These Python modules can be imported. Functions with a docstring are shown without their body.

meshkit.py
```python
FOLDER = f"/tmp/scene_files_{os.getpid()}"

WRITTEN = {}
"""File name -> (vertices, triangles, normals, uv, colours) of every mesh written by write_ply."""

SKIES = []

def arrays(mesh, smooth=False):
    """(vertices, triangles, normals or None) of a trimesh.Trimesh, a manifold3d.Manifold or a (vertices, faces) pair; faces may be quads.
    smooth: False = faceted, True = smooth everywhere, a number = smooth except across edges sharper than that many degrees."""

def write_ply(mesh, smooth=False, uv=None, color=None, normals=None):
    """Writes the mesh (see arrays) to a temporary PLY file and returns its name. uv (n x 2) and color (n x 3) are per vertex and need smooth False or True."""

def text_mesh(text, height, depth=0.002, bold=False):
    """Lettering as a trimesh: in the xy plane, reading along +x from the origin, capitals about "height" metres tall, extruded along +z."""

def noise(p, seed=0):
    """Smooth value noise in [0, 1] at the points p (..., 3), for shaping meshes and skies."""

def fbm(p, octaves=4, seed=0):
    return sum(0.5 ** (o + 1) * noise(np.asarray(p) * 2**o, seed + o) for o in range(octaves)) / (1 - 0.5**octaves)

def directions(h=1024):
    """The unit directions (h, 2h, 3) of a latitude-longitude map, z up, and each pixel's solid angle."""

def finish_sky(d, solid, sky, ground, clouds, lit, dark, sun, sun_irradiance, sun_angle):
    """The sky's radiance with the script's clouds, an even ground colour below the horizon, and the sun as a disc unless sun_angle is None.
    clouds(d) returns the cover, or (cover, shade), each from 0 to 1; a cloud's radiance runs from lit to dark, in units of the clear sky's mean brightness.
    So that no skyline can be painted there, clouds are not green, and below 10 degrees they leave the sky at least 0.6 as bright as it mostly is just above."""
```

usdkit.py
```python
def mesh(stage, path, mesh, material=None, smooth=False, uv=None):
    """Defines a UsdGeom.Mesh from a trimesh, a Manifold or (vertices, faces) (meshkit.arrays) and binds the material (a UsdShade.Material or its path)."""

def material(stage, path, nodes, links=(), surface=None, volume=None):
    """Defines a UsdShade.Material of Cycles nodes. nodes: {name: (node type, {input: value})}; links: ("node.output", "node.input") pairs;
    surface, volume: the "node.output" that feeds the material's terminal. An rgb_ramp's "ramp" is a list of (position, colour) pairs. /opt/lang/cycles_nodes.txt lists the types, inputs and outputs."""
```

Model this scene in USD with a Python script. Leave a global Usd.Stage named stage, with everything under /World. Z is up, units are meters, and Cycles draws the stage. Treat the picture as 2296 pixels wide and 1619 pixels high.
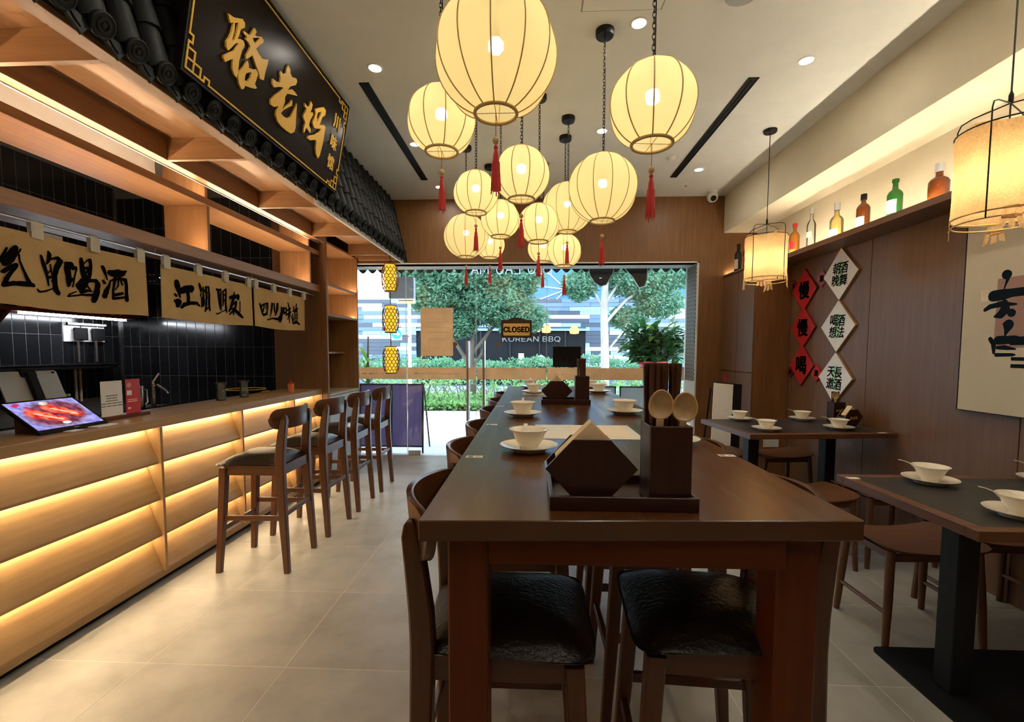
import math, random, re
import numpy as np, trimesh, shapely
from shapely import affinity
from shapely.geometry import Polygon, Point, LineString, box as sbox
from shapely.ops import unary_union
import usdkit, meshkit
from pxr import Usd, UsdGeom, UsdLux, UsdShade, Gf, Sdf

stage = Usd.Stage.CreateInMemory()
UsdGeom.SetStageUpAxis(stage, "Z"); UsdGeom.SetStageMetersPerUnit(stage, 1.0)
UsdGeom.Xform.Define(stage, "/World"); UsdGeom.Scope.Define(stage, "/World/Looks")
pi = math.pi
RNG = random.Random(7); NR = np.random.default_rng(7)

# ------------------------------------------------------------------ camera, sky, sun, exposure
H = 1.32
YAW, PIT, ROL = (math.radians(a) for a in (2.45, -3.56, 0.13))
fwd = np.array([-math.sin(YAW) * math.cos(PIT), math.cos(YAW) * math.cos(PIT), math.sin(PIT)])
rgt0 = np.array([math.cos(YAW), math.sin(YAW), 0.0]); up0 = np.cross(rgt0, fwd)
rgt = math.cos(ROL) * rgt0 + math.sin(ROL) * up0; upv = -math.sin(ROL) * rgt0 + math.cos(ROL) * up0
cam = UsdGeom.Camera.Define(stage, "/World/camera")
cam.CreateHorizontalApertureAttr(36.0); cam.CreateVerticalApertureAttr(36.0 * 1619 / 2296)
cam.CreateFocalLengthAttr(36.0 * 1030 / 2296); cam.CreateVerticalApertureOffsetAttr(36.0 * 42.5 / 2296)
cam.CreateClippingRangeAttr((0.05, 500.0)); cam.CreateExposureAttr(0.8)
cam.AddTransformOp().Set(Gf.Matrix4d(*rgt, 0, *upv, 0, *(-fwd), 0, 0, 0, H, 1))

SUN_E, SKY_S, LED_L, DOWN_L, LAN_L = 4.2, 0.52, 30.0, 150.0, 0.155
sky = UsdLux.DomeLight.Define(stage, "/World/sky")
msky = usdkit.material(stage, "/World/Looks/sky", {
    "s": ("sky_texture", {"sky_type": "multiple_scattering", "sun_elevation": math.radians(58), "sun_rotation": math.radians(200), "sun_disc": False, "aerosol_density": 2.0}),
    "tc": ("texture_coordinate", {}), "n": ("noise_texture", {"scale": 2.2, "detail": 5.0}),
    "r": ("rgb_ramp", {"ramp": [(0.42, (0, 0, 0)), (0.62, (1, 1, 1))]}),
    "mx": ("mix", {"color2": (7.5, 7.8, 8.0)}),
    "b": ("background_shader", {"strength": SKY_S})},
    [("tc.generated", "n.vector"), ("n.fac", "r.fac"), ("s.color", "mx.color1"), ("r.color", "mx.fac"), ("mx.color", "b.color")], surface="b.background")
UsdShade.MaterialBindingAPI.Apply(sky.GetPrim()).Bind(msky)
sun = UsdLux.DistantLight.Define(stage, "/World/sun")
sun.CreateIntensityAttr(SUN_E); sun.CreateAngleAttr(0.6); sun.CreateColorAttr(Gf.Vec3f(1.0, 0.95, 0.86))
sun.AddRotateZOp().Set(38.0); sun.AddRotateXOp().Set(34.0)      # from high up behind the shop, over the left shoulder

# ------------------------------------------------------------------ helpers: prims
COUNT = {}; ORIGIN = {}
def path_for(parent, name):
    k = COUNT.get((parent, name), 0); COUNT[(parent, name)] = k + 1
    return f"{parent}/{name}" + (f"_{k:03d}" if k else "")
def mat4(loc, rz=0.0, rx=0.0, ry=0.0):
    T = trimesh.transformations
    m = T.rotation_matrix(rz, [0, 0, 1]) @ T.rotation_matrix(ry, [0, 1, 0]) @ T.rotation_matrix(rx, [1, 0, 0]); m[:3, 3] = loc
    return m
def keys(prim, label=None, cat=None, group=None, kind=None):
    for k, v in (("label", label), ("category", cat), ("group", group), ("kind", kind)):
        if v: prim.SetCustomDataByKey(k, v)
def thing(name, label, cat, loc=(0, 0, 0), rz=0.0, group=None, rx=0.0, ry=0.0):
    p = path_for("/World", name); x = UsdGeom.Xform.Define(stage, p)
    m = mat4(loc, rz, rx, ry); x.AddTransformOp().Set(Gf.Matrix4d(*m.T.ravel().tolist()))
    ORIGIN[p] = m; keys(x.GetPrim(), label, cat, group); return p
def obj(name, mesh, mat, parent=None, smooth=False, world=False, label=None, cat=None, group=None, kind=None):
    """One Mesh prim. world: the mesh is given in world coordinates and is brought into its thing's own."""
    if isinstance(mesh, MB): mesh = mesh.mesh()
    par = parent or "/World"; p = path_for(par, name)
    if world and parent:
        root = "/".join(parent.split("/")[:3])
        if root in ORIGIN: mesh = mesh.copy(); mesh.apply_transform(np.linalg.inv(ORIGIN[root]))
    m = usdkit.mesh(stage, p, mesh, M[mat], smooth=smooth)
    keys(m.GetPrim(), label, cat, group, kind); return p
def dup(root, loc, rz=0.0, label=None, group=None):
    src = stage.GetPrimAtPath(root); d = src.GetCustomData(); name = re.sub(r"_\d{3}$", "", src.GetName())
    p = path_for("/World", name); x = UsdGeom.Xform.Define(stage, p)
    m = mat4(loc, rz); x.AddTransformOp().Set(Gf.Matrix4d(*m.T.ravel().tolist())); ORIGIN[p] = m
    pr = x.GetPrim(); pr.GetReferences().AddInternalReference(Sdf.Path(root)); pr.SetInstanceable(True)
    keys(pr, label or d["label"], d["category"], group or d.get("group")); return p
def struct(name, mesh, mat, smooth=False):
    return obj(name, mesh, mat, smooth=smooth, kind="structure")

# ------------------------------------------------------------------ helpers: shapes
_c = np.array([[sx * (1 - .2 * (k != 0)), sy * (1 - .2 * (k != 1)), sz * (1 - .2 * (k != 2))] for sx in (-1, 1) for sy in (-1, 1) for sz in (-1, 1) for k in range(3)])
_hull = trimesh.convex.convex_hull(_c)
_idx = [int(np.argmin(((_c - v) ** 2).sum(1))) for v in _hull.vertices]
CF = np.array(_idx)[_hull.faces]; CS = np.sign(_c); CFULL = np.abs(_c) > .99
def T(v, f): return trimesh.Trimesh(np.asarray(v, float), np.asarray(f), process=False)
def bx(x0, x1, y0, y1, z0, z1, c=0.0):
    lo, hi = np.array([min(x0, x1), min(y0, y1), min(z0, z1)]), np.array([max(x0, x1), max(y0, y1), max(z0, z1)])
    if c <= 0:
        m = trimesh.creation.box(hi - lo); m.apply_translation((lo + hi) / 2); return m
    h = (hi - lo) / 2; c = min(c, h.min() * .9)
    return T((lo + hi) / 2 + CS * (h - np.where(CFULL, 0, c)), CF)
def tube(pts, r, n=8, caps=True):
    p = np.asarray(pts, float); r = np.broadcast_to(r, (len(p),)); t = np.gradient(p, axis=0)
    t /= np.linalg.norm(t, axis=1, keepdims=True) + 1e-12
    a = np.cross(t[0], [0, 0, 1.0] if abs(t[0][2]) < .9 else [1.0, 0, 0]); a /= np.linalg.norm(a); A = []
    for k in range(len(p)):
        a = a - t[k] * (a @ t[k]); a /= np.linalg.norm(a); A.append(a)
    A = np.array(A); B = np.cross(t, A); th = np.arange(n) * 2 * pi / n
    v = (p[:, None] + r[:, None, None] * (np.cos(th)[None, :, None] * A[:, None] + np.sin(th)[None, :, None] * B[:, None])).reshape(-1, 3)
    i, j = np.meshgrid(np.arange(len(p) - 1), np.arange(n), indexing="ij"); j2 = (j + 1) % n
    q = np.stack([i * n + j, i * n + j2, (i + 1) * n + j2, (i + 1) * n + j], -1).reshape(-1, 4)
    f = [q[:, [0, 1, 2]], q[:, [0, 2, 3]]]
    if caps:
        v = np.vstack([v, p[0], p[-1]]); k = np.arange(n); L = (len(p) - 1) * n
        f += [np.stack([np.full(n, len(v) - 2), (k + 1) % n, k], 1), np.stack([np.full(n, len(v) - 1), L + k, L + (k + 1) % n], 1)]
    return T(v, np.vstack(f))
def rect_sweep(pts, wx, wy):
    """A post of rectangular section (half sizes wx, wy per point, along x and y) through pts that rise in z."""
    p = np.asarray(pts, float); wx = np.broadcast_to(wx, (len(p),)); wy = np.broadcast_to(wy, (len(p),))
    k = np.array([(-1, -1), (1, -1), (1, 1), (-1, 1)]); c = .8
    o = np.array([(-1, -c), (-c, -1), (c, -1), (1, -c), (1, c), (c, 1), (-c, 1), (-1, c)]); n = 8
    v = np.concatenate([p[i] + np.c_[o[:, 0] * wx[i], o[:, 1] * wy[i], np.zeros(n)] for i in range(len(p))])
    i, j = np.meshgrid(np.arange(len(p) - 1), np.arange(n), indexing="ij"); j2 = (j + 1) % n
    q = np.stack([i * n + j, i * n + j2, (i + 1) * n + j2, (i + 1) * n + j], -1).reshape(-1, 4)
    k = np.arange(1, n - 1); L = (len(p) - 1) * n
    return T(v, np.vstack([q[:, [0, 1, 2]], q[:, [0, 2, 3]], np.stack([0 * k, k + 1, k], 1), np.stack([0 * k + L, L + k, L + k + 1], 1)]))
def lathe(prof, n=24, z0=0.0, phase=0.0):
    p = np.asarray(prof, float); th = np.arange(n) * 2 * pi / n + phase
    v = np.stack([p[:, 0][:, None] * np.cos(th), p[:, 0][:, None] * np.sin(th), np.broadcast_to(p[:, 1][:, None] + z0, (len(p), n))], -1).reshape(-1, 3)
    i, j = np.meshgrid(np.arange(len(p) - 1), np.arange(n), indexing="ij"); j2 = (j + 1) % n
    q = np.stack([i * n + j, i * n + j2, (i + 1) * n + j2, (i + 1) * n + j], -1).reshape(-1, 4)
    m = T(v, np.vstack([q[:, [0, 1, 2]], q[:, [0, 2, 3]]])); m.merge_vertices(); m.update_faces(m.nondegenerate_faces()); return m
def ext(shape, d):
    gs = [g for g in getattr(shape, "geoms", [shape]) if g.geom_type == "Polygon" and g.area > 1e-9]
    return trimesh.util.concatenate([trimesh.creation.extrude_polygon(g, d, engine="earcut") for g in gs])
def plate(shape, d, O, U, V):
    """A flat shape (u, v) given its thickness d along U x V and its place O."""
    m = ext(shape, d); U, V = np.asarray(U, float), np.asarray(V, float); R = np.eye(4)
    R[:3, 0], R[:3, 1], R[:3, 2], R[:3, 3] = U, V, np.cross(U, V), O
    m.apply_transform(R); return m
def move(m, x=0, y=0, z=0, rz=0, rx=0, ry=0):
    m = m.copy(); m.apply_transform(mat4((x, y, z), rz, rx, ry)); return m
class MB(list):
    def mesh(self): return trimesh.util.concatenate(list(self)) if len(self) > 1 else self[0]
def cat(*a): return trimesh.util.concatenate(list(a))
def torus(R, r, n=32, k=8, z=0.0):
    t = np.linspace(0, 2 * pi, k + 1); return lathe(np.c_[R - r * np.cos(t), -r * np.sin(t)][::-1], n, z)
def rrect(w, h, r):
    return sbox(-w / 2 + r, -h / 2 + r, w / 2 - r, h / 2 - r).buffer(r, 4)
def strokes(rows, rough=0.0, seed=1, fat=1.0):
    """Brush strokes 'x,y,w x,y,w ...' in millimetres -> one flat shape in metres."""
    out = []; rn = random.Random(seed)
    for s in rows:
        pts = [tuple(float(a) / 1000 for a in q.split(",")) for q in s.split()]; pts = [(a, b, max(w * fat, .004)) for a, b, w in pts]
        fine = []
        for a, b in zip(pts, pts[1:]):
            for k in range(4): fine.append(tuple(a[i] + (b[i] - a[i]) * k / 4 for i in range(3)))
        fine.append(pts[-1])
        for a, b in zip(fine, fine[1:]):
            out.append(unary_union([Point(a[:2]).buffer(a[2] * (.5 + rough * rn.uniform(-1, 1)), 3), Point(b[:2]).buffer(b[2] / 2, 3)]).convex_hull)
    return unary_union(out).simplify(.0008)
def glyph(ch, size, cx=0, cy=0, fat=0.0, shear=0.0):
    """A written character, size metres tall, centred on (cx, cy)."""
    outer, holes = [], []
    for r in GLYPHS[ch].split():
        d = r[1:]; c = [(int(d[i:i + 2]), int(d[i + 2:i + 4])) for i in range(0, len(d), 4)]
        (outer if r[0] == "P" else holes).append(Polygon(c).buffer(0))
    g = unary_union(outer).difference(unary_union(holes)) if holes else unary_union(outer)
    if fat: g = g.buffer(fat, 2)
    if g.is_empty: return g
    x0, y0, x1, y1 = g.bounds; k = size / 100
    g = affinity.affine_transform(g, [k, k * shear, 0, k, cx - k * (x0 + x1) / 2 - k * shear * (y0 + y1) / 2, cy - k * (y0 + y1) / 2])
    return g.simplify(size * .004)
def text2(s, h, bold=False):
    m = meshkit.text_mesh(s, h, .002, bold); return m
def text_on(s, h, O, U, V, d=.002, bold=False, center=True):
    m = text2(s, h, bold); v = m.vertices.copy(); w = v[:, 0].max() - v[:, 0].min()
    if center: v[:, 0] -= v[:, 0].min() + w / 2; v[:, 1] -= h / 2
    U, V = np.asarray(U, float), np.asarray(V, float)
    return T(np.asarray(O) + v[:, :1] * U + v[:, 1:2] * V + v[:, 2:] / .002 * d * np.cross(U, V), m.faces)

# ------------------------------------------------------------------ materials
M = {}
def principled(name, color, rough=.5, **k):
    M[name] = usdkit.material(stage, f"/World/Looks/{name}", {"p": ("principled_bsdf", {"base_color": color, "roughness": rough, **k})}, surface="p.BSDF")
def grainy(name, c1, c2, scale, rough=.45, bump=0.0, detail=4.0, coord="object", stops=(.3, .7), rough2=None, **k):
    """Noise between two tones; scale per axis makes grain."""
    n = {"tc": ("texture_coordinate", {}), "geo": ("geometry", {}), "mp": ("mapping", {"scale": scale if np.ndim(scale) else (scale,) * 3}), "n": ("noise_texture", {"scale": 1.0, "detail": detail, "roughness": .6}),
         "r": ("rgb_ramp", {"ramp": [(stops[0], c1), (stops[1], c2)]}), "p": ("principled_bsdf", {"roughness": rough, **k})}
    l = [("geo.position" if coord == "world" else "tc.object", "mp.vector"), ("mp.vector", "n.vector"), ("n.fac", "r.fac"), ("r.color", "p.base_color")]
    if bump:
        n["b"] = ("bump", {"strength": 1.0, "distance": bump}); l += [("n.fac", "b.height"), ("b.normal", "p.normal")]
    if rough2 is not None:
        n["mr"] = ("map_range", {"from_min": .3, "from_max": .7, "to_min": rough, "to_max": rough2}); l += [("n.fac", "mr.value"), ("mr.result", "p.roughness")]
    M[name] = usdkit.material(stage, f"/World/Looks/{name}", n, l, surface="p.BSDF")
def glow(name, color, strength):
    M[name] = usdkit.material(stage, f"/World/Looks/{name}", {"e": ("emission", {"color": color, "strength": strength})}, surface="e.emission")

OAK1, OAK2 = (.36, .190, .085), (.27, .138, .057)
for ax, sc in (("x", (2.5, 45, 45)), ("y", (45, 2.5, 45)), ("z", (45, 45, 2.5))):
    grainy("oak_" + ax, OAK1, OAK2, sc, .42, bump=.0006)
    grainy("wall_oak_" + ax, (.235, .107, .036), (.175, .076, .024), sc, .42, bump=.0006)
    grainy("counter_oak_" + ax, (.39, .23, .095), (.31, .175, .068), sc, .4, bump=.0006)
    grainy("walnut_" + ax, (.135, .031, .005), (.095, .021, .0035), sc, .42, specular_ior_level=.18)
    grainy("caddy_" + ax, (.040, .0105, .005), (.026, .007, .0035), sc, .36)
    grainy("table_" + ax, (.090, .030, .0075), (.068, .022, .0055), tuple(q * .6 for q in sc), .22, rough2=.27)
    grainy("stool_" + ax, (.105, .035, .011), (.070, .023, .0075), sc, .30)
    grainy("panel_" + ax, (.195, .094, .047), (.150, .070, .034), sc, .42)
    grainy("teak_" + ax, (.145, .056, .020), (.095, .036, .013), sc, .42)
grainy("plaster", (.74, .745, .71), (.70, .705, .67), 6.0, .85)
grainy("cream_paint", (.69, .615, .46), (.65, .58, .43), 5.0, .8)
grainy("white_paint", (.75, .74, .72), (.7, .69, .67), 4.0, .7)
for i, s in enumerate((1.0, .93, 1.06)):
    grainy(f"floor_tile_{'abc'[i]}", (.45 * s, .43 * s, .378 * s), (.325 * s, .308 * s, .268 * s), 4.0, .33, detail=8.0, coord="world", rough2=.48)
grainy("grout", (.66, .63, .56), (.60, .57, .50), 40.0, .9)
for i, s in enumerate((1.0, .7, 1.35)):
    principled(f"black_tile_{'abc'[i]}", (.012 * s, .0125 * s, .014 * s), .16)
principled("tile_grout", (.11, .11, .11), .8)
grainy("roof_black", (.0075, .0085, .008), (.004, .0045, .0042), 30.0, .62, bump=.002, specular_ior_level=.3)
principled("matt_black", (.005, .005, .0055), .6, specular_ior_level=.25)
principled("black_metal", (.006, .006, .0065), .5, specular_ior_level=.3)
principled("black_gloss", (.008, .008, .009), .15)
principled("dark_laminate", (.022, .020, .018), .38)
grainy("leather", (.018, .011, .0075), (.009, .006, .0045), 70.0, .27, bump=.0026, detail=3.0)
principled("steel", (.62, .62, .62), .28, metallic=1.0)
principled("chrome", (.8, .8, .8), .12, metallic=1.0)
principled("gold", (.62, .36, .045), .5, specular_ior_level=.3)
principled("white_trim", (.8, .78, .74), .5)
grainy("sign_board", (.012, .0065, .004), (.008, .0045, .003), (3, 50, 50), .32, specular_ior_level=.07)
principled("ceramic", (.90, .82, .67), .2, coat_weight=.4, subsurface_weight=.0)
principled("white_ceramic", (.80, .73, .62), .2, coat_weight=.4)
principled("ladle_plastic", (.62, .42, .20), .3)
principled("ink", (.003, .003, .0035), .95, specular_ior_level=.05)
principled("blue_ink", (.006, .012, .018), .9, specular_ior_level=.1)
principled("red_paint", (.50, .012, .016), .5)
principled("dark_red_paint", (.17, .012, .012), .5)  # board edge tone, also the shade painted into two corner plaques
principled("mauve_paint", (.34, .09, .12), .5)
principled("white_board", (.90, .89, .87), .5)
principled("mint", (.42, .72, .50), .6)
grainy("scroll_paper", (.66, .56, .40), (.61, .51, .355), 220.0, .8)
principled("dusty_pink", (.36, .20, .145), .7)
principled("paper", (.78, .74, .66), .8)
principled("print_grey", (.25, .23, .21), .8)
principled("napkin", (.95, .72, .43), .85)

principled("tan_print", (.92, .74, .52), .6)
principled("sign_yellow", (.95, .60, .17), .55)
principled("brown_frame", (.055, .022, .010), .4)
principled("red_silk", (.62, .012, .014), .55, sheen_weight=.3)
principled("wood_bead", (.60, .42, .22), .5)
principled("bronze_wire", (.60, .42, .15), .5)
principled("rattan", (.30, .14, .035), .5)
principled("grey_plastic", (.42, .43, .44), .5)
principled("pale_grey", (.46, .48, .50), .45)
principled("white_plastic", (.78, .77, .75), .4)
principled("beige_metal", (.44, .37, .26), .4)
principled("yellow_rim", (.75, .45, .02), .4)
principled("orange_cup", (.75, .22, .07), .5)
principled("cable", (.012, .012, .012), .6)
grainy("chopstick", (.12, .042, .018), (.05, .018, .008), (60, 60, 4), .45)
grainy("concrete", (.42, .41, .40), (.36, .355, .35), 1.3, .8)
grainy("paver", (.50, .485, .46), (.43, .42, .40), 1.7, .85, coord="world")
grainy("asphalt", (.16, .165, .17), (.12, .125, .13), 9.0, .85)
grainy("soil", (.09, .06, .035), (.05, .035, .02), 9.0, .9)
for i, c in enumerate(((.020, .030, .050), (.065, .11, .19), (.17, .29, .41), (.54, .70, .80))):
    principled(f"cladding_{'abcd'[i]}", c, .35)
principled("facade_glass", (.035, .12, .22), .45, specular_ior_level=.3)
principled("shop_dark", (.005, .006, .0075), .7, specular_ior_level=.15)
principled("purple_print", (.13, .085, .20), .5)
principled("grey_print", (.34, .33, .31), .6)
principled("sign_blue", (.02, .30, .72), .4)
principled("flower_yellow", (.85, .55, .02), .5)
principled("red_ribbon", (.72, .03, .05), .4)
grainy("bark", (.42, .38, .33), (.25, .22, .18), (8, 8, 2), .9, bump=.01)
grainy("dark_bark", (.12, .09, .065), (.06, .045, .03), (8, 8, 2), .9, bump=.01)
def leafy(name, c1, c2, trans=.45, rough=.45):
    M[name] = usdkit.material(stage, f"/World/Looks/{name}", {
        "oi": ("geometry", {}), "r": ("rgb_ramp", {"ramp": [(0, c1), (1, c2)]}), "p": ("principled_bsdf", {"roughness": rough}),
        "t": ("translucent_bsdf", {}), "m": ("mix_closure", {"fac": trans})},
        [("oi.random_per_island", "r.fac"), ("r.color", "p.base_color"), ("r.color", "t.color"), ("p.BSDF", "m.closure1"), ("t.BSDF", "m.closure2")], surface="m.closure")
leafy("leaf_tree", (.11, .24, .14), (.44, .50, .22)); leafy("leaf_far", (.05, .14, .06), (.12, .24, .07))
leafy("leaf_grass", (.20, .38, .12), (.48, .58, .22)); leafy("leaf_hedge", (.12, .28, .14), (.30, .46, .24))
leafy("leaf_plant", (.018, .065, .016), (.05, .14, .03), .3, .3); leafy("leaf_light", (.14, .26, .03), (.32, .36, .04), .35)
# panes: mirror-like by angle, else clear
M["pane"] = usdkit.material(stage, "/World/Looks/pane", {"f": ("fresnel", {"IOR": 1.45}), "t": ("transparent_bsdf", {"color": (.95, .985, .98)}), "g": ("glossy_bsdf", {"roughness": 0.0, "color": (1, 1, 1)}), "m": ("mix_closure", {})},
    [("f.fac", "m.fac"), ("t.BSDF", "m.closure1"), ("g.BSDF", "m.closure2")], surface="m.closure")
def bottle_glass(name, color, alpha=.45):
    M[name] = usdkit.material(stage, f"/World/Looks/{name}", {"f": ("fresnel", {"IOR": 1.5}), "t": ("transparent_bsdf", {"color": color}), "d": ("diffuse_bsdf", {"color": color}), "m0": ("mix_closure", {"fac": alpha}), "g": ("glossy_bsdf", {"roughness": .03, "color": (1, 1, 1)}), "m": ("mix_closure", {})},
        [("t.BSDF", "m0.closure1"), ("d.BSDF", "m0.closure2"), ("f.fac", "m.fac"), ("m0.closure", "m.closure1"), ("g.BSDF", "m.closure2")], surface="m.closure")
bottle_glass("clear_glass", (.93, .96, .93), .05); bottle_glass("amber_glass", (.36, .10, .02), .25); bottle_glass("green_glass", (.05, .34, .05), .25); bottle_glass("pale_gold_glass", (.86, .74, .36), .2)
bottle_glass("orange_glass", (.80, .36, .05), .25); bottle_glass("dark_glass", (.012, .010, .008), .8)
# cloth that lets light through
def cloth(name, color, trans, sc=260.0, vary=.12):
    c2 = tuple(x * (1 - vary) for x in color)
    M[name] = usdkit.material(stage, f"/World/Looks/{name}", {"tc": ("texture_coordinate", {}), "n": ("noise_texture", {"scale": sc, "detail": 2.0}), "n2": ("noise_texture", {"scale": 7.0, "detail": 3.0}), "r": ("rgb_ramp", {"ramp": [(.35, c2), (.65, color)]}), "mx": ("mix", {"mix_type": "multiply", "fac": .35}), "r2": ("rgb_ramp", {"ramp": [(.3, (.65, .6, .5)), (.7, (1, 1, 1))]}),
        "d": ("diffuse_bsdf", {}), "t": ("translucent_bsdf", {}), "m": ("mix_closure", {"fac": trans})},
        [("tc.object", "n.vector"), ("tc.object", "n2.vector"), ("n.fac", "r.fac"), ("n2.fac", "r2.fac"), ("r.color", "mx.color1"), ("r2.color", "mx.color2"), ("mx.color", "d.color"), ("mx.color", "t.color"), ("d.BSDF", "m.closure1"), ("t.BSDF", "m.closure2")], surface="m.closure")
cloth("tan_vinyl", (.95, .68, .44), .62, 300.0, .02); cloth("linen", (.74, .52, .24), .2); cloth("hemp", (.86, .60, .32), .6, 150.0, .2); cloth("linen_tab", (.80, .74, .60), .2)
# lantern shade: a lamp's own skin, thin enough that its bulb shows through
M["lantern_shade"] = usdkit.material(stage, "/World/Looks/lantern_shade", {"e": ("emission", {"color": (1.0, .79, .36), "strength": LAN_L}), "tl": ("translucent_bsdf", {"color": (.95, .86, .54)}), "df": ("diffuse_bsdf", {"color": (.92, .82, .50)}), "td": ("mix_closure", {"fac": .45}), "a": ("add_closure", {}), "tr": ("transparent_bsdf", {"color": (1, .95, .8)}), "m": ("mix_closure", {"fac": .13})},
    [("e.emission", "a.closure1"), ("tl.BSDF", "td.closure1"), ("df.BSDF", "td.closure2"), ("td.closure", "a.closure2"), ("a.closure", "m.closure1"), ("tr.BSDF", "m.closure2")], surface="m.closure")
glow("bulb", (1.0, .91, .67), 10.5); glow("hemp_bulb", (1.0, .80, .52), 55.0); glow("bamboo_core", (1.0, .56, .035), .72)
glow("warm_led", (1.0, .80, .50), LED_L); glow("shelf_led", (1.0, .72, .44), LED_L * 2.3); glow("niche_led", (1.0, .87, .64), LED_L * 2.6); glow("white_led", (.86, .92, 1.0), 34.0)
glow("downlight_lens", (1.0, .92, .78), DOWN_L); glow("neon", (.28, .42, 1.0), 2.2); glow("blue_dot", (.1, .25, 1.0), 9.0); glow("shop_lamp", (1.0, .5, .2), 1.6)
glow("shop_letter", (.75, .85, 1.0), .42)
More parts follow.
